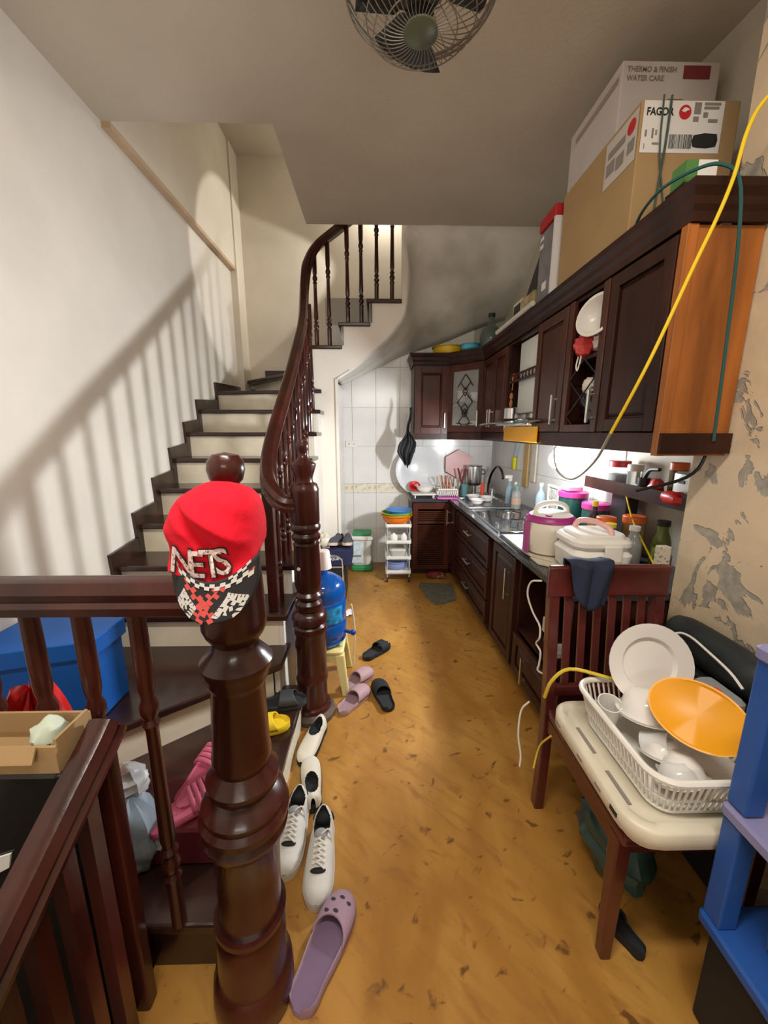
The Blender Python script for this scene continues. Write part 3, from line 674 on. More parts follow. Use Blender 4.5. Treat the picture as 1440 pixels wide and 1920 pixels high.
tag(MB().rbox(.93, .985, 2.46, 2.66, TOP, TOP+.10, .01).build('tan_pouch', mat('tan_cloth', (.42, .33, .16), .8, var=.4, scale=12), None, origin=(.955, 2.56, TOP), smooth=True), 'tan and black pouch in front of the black case on the cabinets', 'pouch')
t = thing('picture_frame', 'small cream frame with black centre leaning on the cabinet top', 'frame', (.95, 2.8, TOP))
m = MB(); m.box(.95, .965, 2.70, 2.86, TOP, TOP+.13); m.build('frame_border', ivory, t, bevel=.003)
m = MB(); m.box(.948, .9495, 2.72, 2.84, TOP+.02, TOP+.11); m.build('frame_panel', black, t)
o = MB().tube([(.925, 2.44, TOP+.017), (.925, 3.12, TOP+.017)], .016, 12).build('white_tube', mat('tube_white', (.68, .66, .58), .4), None, origin=(.925, 2.8, TOP), smooth=True); tag(o, 'long off-white tube lying along the cornice edge', 'tube')
# bottle, yellow basin, blue bowl on the back cabinets
t = thing('glass_demijohn', 'dark round glass bottle with narrow neck on the corner cabinet', 'bottle', (1.02, 3.62, TOP))
m = MB(); m.lathe([(.0, 0), (.085, .0), (.10, .03), (.10, .10), (.085, .15), (.04, .19), (.026, .21), (.026, .26)], (1.03, 3.66, TOP+.012), 24); m.build('bottle_body', mat('smoky_glass', (.20, .26, .22), .1, trans=.55), t, smooth=True)
m = MB(); m.cyl((1.03, 3.66, TOP+.272), .03, .03, 14); m.build('stopper', black, t, smooth=True)
def bowl(name, lab, c, r, h, m_, rb=.5, cat='bowl', group=None, th_=.006, tilt=None, n=28, lip=.008):
    p = [(0, 0), (r*rb, 0), (r*(rb+.32), h*.4), (r*.96, h), (r+lip, h), (r+lip, h-.004), (r, h-.004) if False else (r+lip, h+.003), (r*.96-th_*.3, h+.003), (r*(rb+.30)-th_, h*.42+th_*.6), (r*rb-th_, th_), (0, th_)]
    o = MB().lathe(p, c, n).build(name, m_, None, origin=c, smooth=True, sharp=60); tag(o, lab, cat, group)
    if tilt: o.rotation_euler = tilt
    return o
bowl('plastic_basin', 'yellow plastic basin on top of the back wall cabinet', (.70, 3.93, TOP-.03), .15, .10, mat('yellow_plastic', (.75, .52, .02), .4), .7, 'basin')
bowl('plastic_bowl', 'light blue bowl beside the yellow basin on the cabinets', (.86, 3.70, TOP+.0), .085, .05, mat('sky_plastic', (.10, .45, .62), .35), .6)
# small green and white carton and teal ropes
t = thing('small_carton', 'small green and white carton in front of the labelled brown box', 'box', (1.03, 1.42, TOP))
m = MB(); m.box(.962, 1.0, 1.36, 1.42, TOP+.035, TOP+.10); m.build('green_half', mat('green_print', (.08, .22, .06), .6), t)
m = MB(); m.box(1.0, 1.06, 1.36, 1.42, TOP+.035, TOP+.10); m.build('white_half', paper, t)
m = MB(); m.box(.955, 1.07, 1.35, 1.43, TOP+.002, TOP+.034); m.build('dark_base', black, t)
teal = mat('teal_cord', (.015, .085, .08), .6)
o = MB().tube([(.965, 1.60, TOP+.012), (.93, 1.50, TOP+.03), (.925, 1.40, TOP+.045), (.965, 1.32, TOP+.05), (1.0, 1.27, TOP+.035), (1.03, 1.235, TOP-.02), (1.06, 1.24, TOP-.15), (1.10, 1.27, TOP-.35), (1.12, 1.28, TOP-.6), (1.13, 1.285, 1.42)], .005, 7, smooth=4).build('teal_rope', teal, None, origin=(1.0, 1.3, TOP), smooth=True)
tag(o, 'teal cord looping over the near cornice corner and hanging down the end panel', 'rope')
o = MB().tube([(BX0+.10, BY0-.008, BZ1+.006), (BX0+.097, BY0-.009, TOP+.3), (BX0+.088, BY0-.009, TOP+.15), (BX0+.08, BY0-.012, TOP+.01)], .004, 6, smooth=3).build('carton_string', mat('dark_green_string', (.05, .09, .07), .7), None, origin=(BX0+.1, BY0-.01, TOP), smooth=True)
tag(o, 'dark green string tied down the front of the labelled brown box', 'string')
o = MB().tube([(BX0-.006, 1.62, TOP+.01), (BX0+.13, BY0-.008, TOP+.005), (BX0+.08, BY0-.010, TOP+.26), (BX0+.07, BY0-.01, BZ1+.006)], .003, 6, smooth=3).build('carton_string', mat('dark_green_string', (.05, .09, .07), .7), None, origin=(BX0+.1, BY0-.01, TOP), smooth=True)
tag(o, 'thinner green string crossing the left side of the labelled brown box', 'string')
# yellow cable
yel = mat('yellow_cable', (.80, .56, .015), .4)
m = MB(); m.tube([(1.194, 1.05, 2.30), (1.194, 1.16, 2.36), (1.12, 1.22, 2.38), (1.06, 1.235, 2.33), (1.03, 1.235, 2.26), (1.012, 1.232, 2.158), (.984, 1.233, 2.058), (.94, 1.24, 1.928), (.87, 1.25, 1.713), (.837, 1.28, 1.585), (.818, 1.35, 1.446)], .0052, 8, smooth=5)
t = thing('yellow_power_cable', 'yellow power cable hanging diagonally across the near wall cabinets to the lamp', 'cable', (1.0, 1.3, 2.3)); m.build('yellow_cable', yel, t, smooth=True)
m = MB(); m.tube([(.818, 1.35, 1.446), (.858, 1.5, 1.337), (.911, 1.75, 1.238), (.937, 1.95, 1.245), (.978, 2.1, 1.30), (1.05, 2.27, 1.352), (1.07, 2.29, 1.36)], .005, 8, smooth=5); m.build('grey_cable', mat('grey_cable', (.42, .40, .34), .5), t, smooth=True)
o = MB().tube([(1.19, 1.40, 2.05), (1.192, 1.385, 1.8), (1.185, 1.36, 1.55), (1.16, 1.34, 1.38), (1.12, 1.36, 1.29), (1.04, 1.5, 1.22)], .006, 8, smooth=5).build('black_cable', black, None, origin=(1.19, 1.4, 1.7), smooth=True); tag(o, 'black cable running down the edge of the peeling wall', 'cable')
# ================================================================ COUNTER THINGS
CT = .804
def rcooker():
    t = thing('rice_cooker', 'round cream rice cooker with magenta lid ring and curved handle on the counter', 'rice cooker', (.93, 1.98, CT))
    c = (.93, 1.98, CT); mag = mat('magenta_plastic', (.36, .03, .20), .35)
    m = MB(); m.lathe([(0, 0), (.095, 0), (.115, .012), (.128, .06), (.132, .12), (.125, .165), (.12, .172)], c, 32); m.build('body', mat('cream_plastic', (.72, .66, .55), .3), t, smooth=True)
    m = MB(); m.lathe([(.120, .172), (.127, .176), (.124, .19), (.108, .206)], c, 32); m.build('lid_ring', mag, t, smooth=True)
    m = MB(); m.lathe([(.109, .203), (.09, .218), (.05, .226), (0, .228)], c, 32); m.build('lid', wplas, t, smooth=True)
    m = MB(); m.tube([(.93-.085, 1.98, CT+.205), (.93-.07, 1.98, CT+.25), (.93, 1.98, CT+.268), (.93+.07, 1.98, CT+.25), (.93+.085, 1.98, CT+.205)], .014, 10, smooth=4); m.build('handle', wplas, t, smooth=True)
    m = MB(); m.lathe([(.1335, .0), (.1335, .17)], (c[0], c[1], c[2]+.005), 6, a0=math.radians(168), a1=math.radians(200)); m.build('side_stripe', mag, t, smooth=True)
    m = MB(); m.rbox(.912, .948, 1.98-.136, 1.98-.124, CT+.06, CT+.11, .004); m.build('control_panel', inkg, t)
    m = MB(); m.cyl((.885, 1.905, CT+.212), .018, .006, 12); m.build('steam_vent', mag, t, smooth=True)
rcooker()
t = thing('rice_cooker', 'boxy white rice cooker with pink handle and front latch behind the chair', 'rice cooker', (1.0, 1.68, CT))
X0, X1, Y0, Y1 = .865, 1.135, 1.57, 1.82
m = MB(); m.rbox(X0, X1, Y0, Y1, CT, CT+.125, .05, 5, .93); m.build('body', wplas, t, smooth=True)
m = MB(); m.rbox(X0+.002, X1-.002, Y0+.002, Y1-.002, CT+.128, CT+.172, .055, 5); m.rbox(X0+.025, X1-.025, Y0+.025, Y1-.025, CT+.165, CT+.190, .05, 5); m.build('lid', wplas, t, smooth=True)
m = MB(); m.rbox(.985, 1.06, Y0-.012, Y0+.002, CT+.035, CT+.150, .005); m.build('latch', wplas, t, smooth=True)
m = MB(); m.box(.99, 1.055, Y0-.015, Y0-.0125, CT+.04, CT+.085); m.build('label_plate', mat('worn_tan_label', (.55, .46, .33), .6, var=.3, scale=60), t)
m = MB(); m.tube([(.955, 1.78, CT+.185), (.965, 1.76, CT+.222), (1.0, 1.70, CT+.232), (1.03, 1.63, CT+.215), (1.035, 1.61, CT+.185)], .013, 10, smooth=4); m.build('handle', mat('pink_plastic', (.80, .45, .42), .4), t, smooth=True)
# boards and mat beneath the cookers
t = thing('chopping_board', 'cream chopping board with black edge lying under the cookers at counter front', 'board', (.86, 1.9, CT))
# hob
t = thing('gas_hob', 'black glass gas hob with two burners set on the counter', 'hob', (1.0, 2.7, CT))
m = MB(); m.rbox(.80, 1.22, 2.40, 3.10, CT, CT+.012, .02); m.build('glass_top', mat('hob_black_glass', (.02, .02, .022), .06, coat=.5), t, smooth=True)
for q in ((.793, .80, 2.40, 3.10), (1.22, 1.227, 2.40, 3.10)): m = MB(); m.box(q[0], q[1], q[2], q[3], CT, CT+.016); m.build('trim_strip', chrome, t)
for y in (2.58, 2.92):
    m = MB(); m.lathe([(.055, 0), (.055, .02), (.03, .024), (.03, .03), (0, .03)], (1.03, y, CT+.012), 20); b_ = m.build('burner', steel, t, smooth=True)
    m = MB()
    for k in range(4):
        a = PI/4+k*PI/2; m.tube([(1.03+.10*math.cos(a), y+.10*math.sin(a), CT+.012), (1.03+.10*math.cos(a), y+.10*math.sin(a), CT+.042), (1.03+.03*math.cos(a), y+.03*math.sin(a), CT+.044)], .004, 6)
    m.build('pan_support', black, b_)
    m = MB(); m.cyl((.845, y, CT+.012), .018, .022, 14); m.build('knob', steel, t, smooth=True)
m = MB(); m.prism([(.80, 1.80), (.93, 1.66), (1.02, 1.66), (.99, 2.33), (.80, 2.33)], CT+.0005, CT+.012)
tt = [o for o in bpy.data.objects if o.name == 'chopping_board'][0]; m.build('board_slab', mat('cream_board', (.66, .60, .46), .5, var=.08, scale=10), tt, bevel=.003)
m = MB(); m.tube([(.787, 2.34, CT+.008), (.787, 1.98, CT+.008), (.80, 1.90, CT+.008), (.875, 1.80, CT+.008)], .005, 6); m.build('black_edge', black, tt)
for o in list(bpy.data.objects):
    if o.name == 'rice_cooker': o.location.z += .0125
    if o.name == 'rice_cooker.001': o.location.z += .0125
# sink
t = thing('kitchen_sink', 'steel sink with drainer holding washed dishes at the far end of counter', 'sink', (.98, 3.55, CT))
m = MB(); m.rbox(.785, 1.20, 3.20, 3.70, CT, CT+.008, .02); m.build('rim', steel, t, smooth=True)
m = MB()
for q in ((.80, .81, 3.22, 3.68), (1.17, 1.18, 3.22, 3.68), (.81, 1.17, 3.22, 3.23), (.81, 1.17, 3.67, 3.68)): m.box(*q, CT+.008, CT+.02)
m.build('raised_edge', chrome, t)
m = MB(); m.box(.82, 1.16, 3.24, 3.66, CT+.008, CT+.011); m.build('basin', mat('dark_steel', (.30, .31, .32), .25, 1), t)
t = thing('kitchen_faucet', 'curved chrome faucet with dark arched spout behind the sink', 'faucet', (1.17, 3.9, CT))
m = MB(); m.tube([(1.16, 3.92, CT), (1.16, 3.92, CT+.12), (1.17, 3.86, CT+.24), (1.18, 3.74, CT+.315), (1.18, 3.60, CT+.29), (1.18, 3.54, CT+.22)], .013, 10, smooth=5); m.build('spout', mat('gunmetal', (.2, .2, .21), .2, 1), t, smooth=True)
m = MB(); m.cyl((1.16, 3.92, CT), .026, .03, 14); m.cyl((1.20, 3.90, CT), .014, .09, 10); m.build('base', chrome, t, smooth=True)
white_c = mat('white_ceramic', (.82, .80, .76), .12); melam = mat('pearly_melamine', (.74, .74, .72), .2, var=.03, scale=6)
def plate(name, lab, c, r, rot, m_, group=None, cat='plate', depth=.012, n=36):
    o = MB().lathe([(0, 0), (r*.60, 0), (r*.66, depth*.6), (r, depth), (r+.001, depth+.004), (r*.66, depth*.6+.005), (r*.60, .005), (0, .005)], c, n).build(name, m_, None, origin=c, smooth=True, sharp=50)
    tag(o, lab, cat, group); o.rotation_euler = rot; return o
for i in range(3):
    bowl('soup_bowl', ('white soup bowl drying in the sink beside the front rim', 'white soup bowl drying in the middle of the sink', 'white soup bowl drying at the back of the sink')[i], ((.90, 3.36, CT+.0125), (1.03, 3.5, CT+.0125), (.92, 3.58, CT+.0125))[i], .06, .045, white_c, .45, group='bowls in the sink')
# round trays and hexagon board leaning on the back wall
lean = math.radians(80)
o = plate('round_tray', 'large pale round tray leaning against the tiles in the corner', (.46, 4.07, CT+.245), .255, (math.radians(97), 0, 0), mat('pale_tray', (.66, .68, .70), .25), cat='tray', depth=.02); o.rotation_euler = (math.radians(80), 0, 0)
o = MB().lathe([(.16, -.006), (.163, -.004), (.163, .0), (.158, .001)], (0, 0, 0), 40).build('tray_ring_pattern', inkg, o) if False else None
t = thing('hexagon_board', 'pale pink hexagonal board leaning on the back wall tiles', 'board', (.88, 4.11, CT))
m = MB(); m.prism([(.88+.16*math.cos(PI/6+k*PI/3), CT+.31+.155*math.sin(PI/6+k*PI/3)) for k in range(6)], 4.10, 4.115, 'xz'); m.build('board_panel', mat('pale_pink_board', (.70, .42, .42), .4), t, bevel=.003)
m = MB(); m.box(.84, .92, 4.085, 4.12, CT, CT+.16); m.build('board_foot', wplas, t)
# steamer / pot with lid in the back corner
o = bowl('serving_bowl', 'white bowl on a low stand by the counter end', (.50, 3.90, CT+.042), .10, .07, white_c, .45)
t = thing('tray_stand', 'low white stand carrying a bowl at the left end of counter', 'stand', (.48, 3.86, CT))
m = MB(); m.rbox(.36, .60, 3.76, 3.98, CT+.028, CT+.040, .03); m.build('stand_top', wplas, t, smooth=True)
for x in (.39, .57):
    for y in (3.79, 3.95): m = MB(); m.cyl((x, y, CT), .007, .028, 8); m.build('leg', wplas, t, smooth=True)
tag(bowl('sieve', 'red rimmed strainer leaning behind the white serving bowl', (.40, 3.97, CT+.08), .05, .03, mat('red_plastic', (.60, .02, .02), .35), .5, cat='strainer', tilt=(.9, 0, 0)), 'small red strainer leaning behind the white serving bowl', 'strainer')
t = thing('chopstick_basket', 'white slotted basket full of chopsticks on the pink cloth', 'basket', (.71, 3.82, CT+.012))
m = MB(); x0, x1, y0, y1, z0, z1 = .61, .81, 3.76, 3.88, CT+.014, CT+.095
m.box(x0, x1, y0, y1, z0, z0+.004); m.box(x0, x1, y0, y0+.004, z1-.02, z1); m.box(x0, x1, y1-.004, y1, z1-.02, z1); m.box(x0, x0+.004, y0, y1, z1-.02, z1); m.box(x1-.004, x1, y0, y1, z1-.02, z1)
m.box(x0, x1, y0, y0+.004, z0, z0+.022)
for i in range(11):
    x = x0+i*.0195; m.box(x, x+.010, y0, y0+.004, z0, z1-.01); m.box(x, x+.010, y1-.004, y1, z0, z1-.01)
for y in (3.78, 3.80, 3.82, 3.84, 3.86): m.box(x0, x0+.004, y, y+.008, z0, z1); m.box(x1-.004, x1, y, y+.008, z0, z1)
m.build('basket_body', wplas, t)
cols = [mat('chopstick_brown', (.22, .09, .04), .5), mat('chopstick_red', (.45, .06, .05), .5), mat('chopstick_pale', (.55, .38, .2), .5)]
for i in range(14):
    x = random.uniform(.63, .79); y = random.uniform(3.78, 3.86); a = random.uniform(-.07, .07)
    b_ = random.uniform(-.03, .05); o = MB().tube([(x, y, CT+.019), (max(.625, min(.795, x+a*.4)), y, CT+.1), (x+a, y+b_*.3, CT+.22)], .0035, 6).build('chopstick', cols[i % 3], None, origin=(x, y, CT+.019))
    tag(o, 'thin wooden chopstick standing in the white slotted basket', 'chopstick', 'chopsticks in the white basket')
o = MB().prism([(.60, 3.70), (.66, 3.68), (.74, 3.69), (.80, 3.655), (.83, 3.70), (.83, 3.88), (.60, 3.88)], CT+.001, CT+.012).build('pink_cloth', mat('bright_pink_cloth', (.75, .16, .55), .8), None, origin=(.71, 3.8, CT), bevel=.003); tag(o, 'bright pink cloth folded under the chopstick basket', 'cloth')
# utensil pots
t = thing('stock_pot', 'steel pot turned upside down on the utensil pile in the corner', 'pot', (1.02, 3.98, CT))
m = MB(); m.lathe([(.055, .10), (.075, .115), (.08, .13), (.08, .30), (.085, .305), (.08, .31), (.0, .31)], (1.02, 3.98, CT), 24); m.lathe([(0, 0), (.07, 0), (.07, .01), (.03, .02), (.03, .10), (.055, .105)], (1.02, 3.98, CT), 20); m.build('pot_body', steel, t, smooth=True)
m = MB(); m.tube([(1.10, 3.98, CT+.26), (1.125, 3.97, CT+.26), (1.125, 3.96, CT+.22), (1.10, 3.96, CT+.22)], .006, 6, smooth=3); m.build('handle', black, t, smooth=True)
for (x, y, r, h, mm, lab) in ((.90, 3.88, .035, .12, mat('teal_cup', (.10, .28, .30), .4), 'teal blue cup beside the chopstick basket'), (1.13, 3.70, .03, .10, chrome, 'shiny steel cup beside the faucet')):
    tag(MB().lathe([(r*.8, 0), (r, h), (r-.003, h), (r*.8-.003, .004), (0, .004)], (x, y, CT), 20).build('cup', mm, None, origin=(x, y, CT), smooth=True, sharp=50), lab, 'cup')
o = MB().tube([(.86, 3.95, CT+.005), (.90, 3.97, CT+.16), (.93, 3.99, CT+.27)], .010, 8).tube([(.89, 3.965, CT+.12), (.87, 3.97, CT+.20), (.85, 3.98, CT+.28)], .009, 8).build('scissors', mat('maroon_handle', (.16, .02, .02), .4), None, origin=(.89, 3.96, CT), smooth=True); tag(o, 'maroon handled tongs standing in front of the pink hexagon board', 'tongs')
o = MB().rbox(1.04, 1.075, 3.76, 3.79, CT, CT+.15, .01).build('lighter', mat('red_orange_plastic', (.75, .07, .03), .3), None, origin=(1.05, 3.775, CT), smooth=True); tag(o, 'bright red upright lighter holder in front of the pot', 'lighter')
def bottle(lab, x, y, r, h, body, capm, rot=None, neck=.35, group=None, z=CT, liquid=None, name='bottle', label=None):
    t = thing(name, lab, 'bottle', (x, y, z), group)
    m = MB(); m.lathe([(0, 0), (r*.9, 0), (r, .008), (r, h*.58), (r*.8, h*.70), (r*neck, h*.80), (r*neck, h*.9)], (x, y, z), 18); m.build('body', body, t, smooth=True)
    m = MB(); m.cyl((x, y, z+h*.9), r*neck*1.25, h*.1, 14); m.build('cap', capm, t, smooth=True)
    if label: m = MB(); m.lathe([(r+.001, h*.2), (r+.001, h*.48)], (x, y, z), 18); m.build('label', label, t, smooth=True)
    return t
amber = mat('brown_glass', (.20, .11, .04), .1, trans=.5); pale = mat('pale_bottle', (.62, .64, .62), .15, trans=.5)
yc = mat('yellow_cap', (.80, .60, .05), .4); oc = mat('orange_cap', (.70, .14, .03), .4); dk = mat('dark_sauce', (.035, .03, .035), .15)
t = bottle('clear blue spray bottle standing behind the sink', 1.20, 3.40, .035, .24, mat('pale_blue_bottle', (.42, .58, .68), .2, trans=.4), wplas, neck=.4)
m = MB(); m.box(1.15, 1.215, 3.385, 3.415, CT+.24, CT+.27); m.build('trigger', wplas, t, bevel=.004)
bottle('small dish soap bottle with beige label near hanging yellow brush', 1.20, 3.22, .04, .20, pale, mat('green_cap', (.1, .45, .3), .4), label=mat('beige_label', (.62, .40, .28), .5), group=None)
bottle('slim clear bottle standing between soap bottle and spray bottle', 1.22, 3.31, .03, .22, pale, wplas)
bottle('tall pale blue bottle standing behind the hob', 1.25, 2.86, .035, .27, mat('ice_blue_plastic', (.50, .68, .80), .3, trans=.2), wplas)
t = thing('spice_rack_panel', 'white framed wire panel standing on the counter behind the hob', 'rack', (1.27, 2.75, CT))
m = MB(); F2 = lambda u, d, z: (1.29-d, u, z)
m.tf = F2
for q in ((2.62, 2.635, CT, CT+.27), (2.785, 2.80, CT, CT+.27), (2.635, 2.785, CT, CT+.015), (2.635, 2.785, CT+.255, CT+.27)): m.box(q[0], q[1], 0, .02, q[2], q[3])
m.build('frame', wplas, t)
m = MB(F2); m.box(2.635, 2.785, .005, .010, CT+.015, CT+.255); m.build('panel', mat('pale_speckle', (.55, .52, .48), .5, var=.4, scale=60), t)
# things hanging on the side wall above the hob
t = thing('hanging_brush', 'yellow headed cleaning brush with pale blue handle hanging on the tiles', 'brush', (xw(3.6)-.03, 3.6, 1.20))
xx = xw(3.62)-.03
m = MB(); m.tube([(xx, 3.55, 1.36), (xx, 3.60, 1.28), (xx, 3.63, 1.22)], .008, 8); m.build('handle', mat('pale_cyan', (.35, .62, .68), .4), t, smooth=True)
m = MB(); m.rbox(xx-.015, xx+.015, 3.61, 3.66, 1.10, 1.22, .012); m.build('brush_head', mat('vivid_yellow', (.85, .78, .02), .5), t, smooth=True)
for y, h, mm, lab in ((3.40, .40, mat('bamboo', (.60, .38, .14), .5, var=.1, scale=20), 'tan bamboo board hanging on the tiles beside the brush'), (3.26, .34, ivory, 'narrow cream board hanging behind the hob near the lamp')):
    x = xw(y)-.022; o = MB().rbox(x-.008, x+.008, y-.05, y+.05, 1.37-h, 1.37, .006).build('hanging_board', mm, None, origin=(x, y, 1.37-h), bevel=.002); tag(o, lab, 'board')
t = thing('wall_socket', 'white wall outlet plate on the tiles next to the bright lamp', 'outlet', (xw(2.25)-.01, 2.25, 1.22))
m = MB(); x = xw(2.20)-.012; m.rbox(x-.012, x, 2.14, 2.26, 1.18, 1.25, .004); m.build('plate', wplas, t)
for y in (2.17, 2.22): m = MB(); m.cyl((x-.0135, y, 1.215), .008, .002, 10, 'x'); m.build('socket_hole', inkg, t)
# tubs, jars and bottles behind the cookers
def tub(lab, x, y, r, h, body, lidm, z=CT, group=None, name='storage_jar', lidh=.03, cat='jar'):
    t = thing(name, lab, cat, (x, y, z), group)
    m = MB(); m.lathe([(0, 0), (r*.92, 0), (r, .01), (r, h)], (x, y, z), 22); m.build('body', body, t, smooth=True)
    m = MB(); m.lathe([(r*1.05, h), (r*1.06, h+lidh), (r*.98, h+lidh+.004), (0, h+lidh+.004)], (x, y, z), 22); m.build('lid', lidm, t, smooth=True); return t
pinklid = mat('hot_pink_lid', (.62, .05, .28), .35)
tub('large dark green tub with hot pink lid behind the round cooker', 1.27, 2.42, .085, .24, mat('bottle_green', (.02, .09, .08), .3), pinklid)
tub('second green tub with pink lid, nearer the black bottle', 1.31, 2.22, .075, .20, mat('bottle_green', (.02, .09, .08), .3), pinklid)
o = MB().rbox(1.20, 1.30, 2.36, 2.46, CT+.28, CT+.31, .01).build('pink_box', mat('light_pink', (.75, .30, .50), .5), None, origin=(1.25, 2.4, CT+.28), smooth=True); tag(o, 'flat light pink box on top of the large green tub', 'box')
o = MB().rbox(1.33, 1.40, 1.98, 2.12, CT, CT+.32, .012).build('black_canister', black, None, origin=(1.36, 2.05, CT), smooth=True); tag(o, 'tall black canister against the wall under the shelf', 'canister')
bottle('dark sauce bottle with yellow cap beside the round cooker', 1.175, 2.0, .038, .285, dk, yc, neck=.3)
tub('clear jar with orange lid and brown contents under the shelf', 1.30, 1.86, .05, .20, mat('brown_contents', (.25, .14, .05), .3, var=.3, scale=40, coat=.6), oc, group=None)
tub('squat jar with orange lid just behind the white cooker', 1.20, 1.93, .045, .18, mat('amber_contents', (.33, .20, .08), .3, var=.3, scale=40, coat=.6), oc)
bottle('short bottle with yellow cap and red band beside the orange lids', 1.17, 1.84, .035, .20, amber, yc, neck=.6, label=mat('red_band', (.55, .05, .03), .4))
bottle('clear bottle with white cap right of the white cooker', 1.225, 1.74, .038, .21, pale, wplas, neck=.5)
bottle('slim brown bottle with tan cap behind the white cooker', 1.12, 1.93, .025, .19, amber, mat('tan_cap', (.5, .3, .12), .5), neck=.6)
bottle('green tinted bottle with black cap near the peeling wall', 1.345, 1.72, .04, .24, mat('green_oil', (.25, .32, .08), .1, trans=.5), black, neck=.55, label=mat('leafy_label', (.35, .45, .08), .6, var=.4, scale=50))
for (x, y, h, mm, lab) in ((1.265, 1.62, .10, dk, 'small black jar low beside the green oil bottle'), (1.31, 1.64, .12, mat('grey_tin', (.4, .4, .36), .3, 1), 'small grey tin in front of the green oil bottle')):
    tag(MB().lathe([(0, 0), (.025, 0), (.027, .01), (.027, h*.8), (.02, h*.9), (.02, h), (0, h)], (x, y, CT), 16).build('spice_jar', mm, None, origin=(x, y, CT), smooth=True), lab, 'jar')
o = MB().rbox(1.15, 1.195, 1.465, 1.50, CT, CT+.19, .004).build('speckled_block', mat('speckled_foam', (.55, .48, .38), .8, scale=90, col2=(.12, .09, .07), lo=.55, hi=.7), None, origin=(1.17, 1.48, CT)); tag(o, 'speckled beige block standing at the counter end by the wall', 'block')
o = MB().tube([(1.29, 1.95, 1.16), (1.27, 1.85, 1.05), (1.255, 1.76, .98), (1.235, 1.60, .87), (1.235, 1.55, .82)], .0045, 6, smooth=4).build('yellow_string', yel, None, origin=(1.25, 1.75, 1.0), smooth=True); tag(o, 'thin yellow string slanting down from shelf to counter', 'string')
# wall shelf with jars
t = thing('wall_shelf', 'dark wooden wall shelf with a front lip under the near cabinets', 'shelf', (1.36, 1.9, 1.14))
m = MB(); m.prism([(1.29, 1.50), (1.29, 2.32), (xw(2.32)-.01, 2.32), (xw(1.50)-.01, 1.50)], 1.135, 1.152); m.build('board', woodk, t)
m = MB(); m.box(1.28, 1.2895, 1.50, 2.32, 1.125, 1.19); m.build('front_lip', woodk, t)
SZ = 1.1525
t = tub('clear square canister with red lid on the wall shelf', 1.345, 2.10, .052, .11, plas_clear, mat('red_lid', (.50, .03, .04), .4), SZ)
m = MB(); m.cyl((1.345, 2.10, SZ+.001), .045, .07, 16); m.build('contents', mat('grey_contents', (.35, .35, .34), .6), t, smooth=True)
tub('small clear jar left of the black shelf gadget', 1.34, 1.96, .035, .10, plas_clear, wplas, SZ)
t = thing('jar_opener', 'black handled kitchen gadget lying among jars on the shelf', 'gadget', (1.34, 1.86, SZ))
m = MB(); m.cyl((1.335, 1.88, SZ), .028, .075, 14); m.build('base', black, t, smooth=True)
m = MB(); m.tube([(1.335, 1.88, SZ+.07), (1.33, 1.84, SZ+.115), (1.325, 1.77, SZ+.125)], .009, 8, smooth=3); m.build('handle', black, t, smooth=True)
o = MB().ball((1.335, 1.79, SZ+.04), .03, .04, .04, 12, 8, lambda d: 1+.15*math.sin(9*d.x+7*d.y+5*d.z)).build('red_pouch', mat('red_plastic', (.60, .02, .02), .35), None, origin=(1.335, 1.79, SZ), smooth=True); tag(o, 'crumpled red pouch between jars on the wall shelf', 'pouch')
tub('amber jar with orange lid at the back of the wall shelf', 1.37, 1.71, .035, .13, amber, oc, SZ)
t = thing('noodle_packet', 'silver and red food packet leaning out over the shelf lip', 'packet', (1.33, 1.62, SZ))
m = MB(); m.rbox(1.31, 1.37, 1.55, 1.67, SZ, SZ+.13, .02); m.build('silver_half', mat('silver_foil', (.5, .5, .48), .3, .6), t, smooth=True)
m = MB(); m.ball((1.295, 1.62, SZ+.015), .035, .075, .03, 14, 8, lambda d: 1+.12*math.sin(11*d.y+8*d.x)); m.build('red_half', mat('red_plastic', (.60, .02, .02), .35), t, smooth=True)
m = MB(); m.box(1.307, 1.3095, 1.595, 1.625, SZ+.08, SZ+.095); m.build('print_mark', ink, t)
# in the open lattice cabinet
o = bowl('large_bowl', 'large white enamel bowl tipped on its side in the open cabinet', (.998, 1.79, 1.93), .085, .06, mat('off_white_enamel', (.70, .66, .60), .25), .5, tilt=(math.radians(25), math.radians(-75), 0))
crinkle = lambda k: (lambda d: 1+.10*math.sin(k*d.x+2)*math.sin(k*d.y)+.08*math.sin(k*1.7*d.z+d.x*4))
o = MB().ball((.985, 1.895, 1.85), .05, .062, .055, 18, 14, crinkle(7)).build('plastic_bag', mat('red_clear_bag', (.70, .06, .06), .25), None, origin=(1.0, 1.9, 1.80), smooth=True); tag(o, 'small red plastic bag hanging out of the open cabinet', 'bag')
o = MB().ball((1.0, 1.90, 1.925), .05, .06, .04, 18, 14, crinkle(9)).build('plastic_bag', mat('tan_clear_bag', (.55, .40, .32), .3), None, origin=(1.01, 1.9, 1.89), smooth=True); tag(o, 'tan translucent plastic bag on top of the small red bag', 'bag')
o = MB().ball((1.02, 1.79, 1.845), .05, .085, .04, 20, 14, crinkle(8)).build('plastic_bag', mat('white_bag', (.72, .66, .60), .4), None, origin=(1.02, 1.79, 1.80), smooth=True); tag(o, 'white plastic bag bundled below the tipped bowl', 'bag')
o = MB().tube([(.962, 1.915, 1.80), (.958, 1.92, 1.76), (.957, 1.905, 1.735), (.957, 1.89, 1.76), (.960, 1.885, 1.80)], .0035, 6, smooth=4).build('white_cord_loop', wplas, None, origin=(.96, 1.9, 1.77), smooth=True); tag(o, 'white cord loop dangling below the small red bag', 'cord')
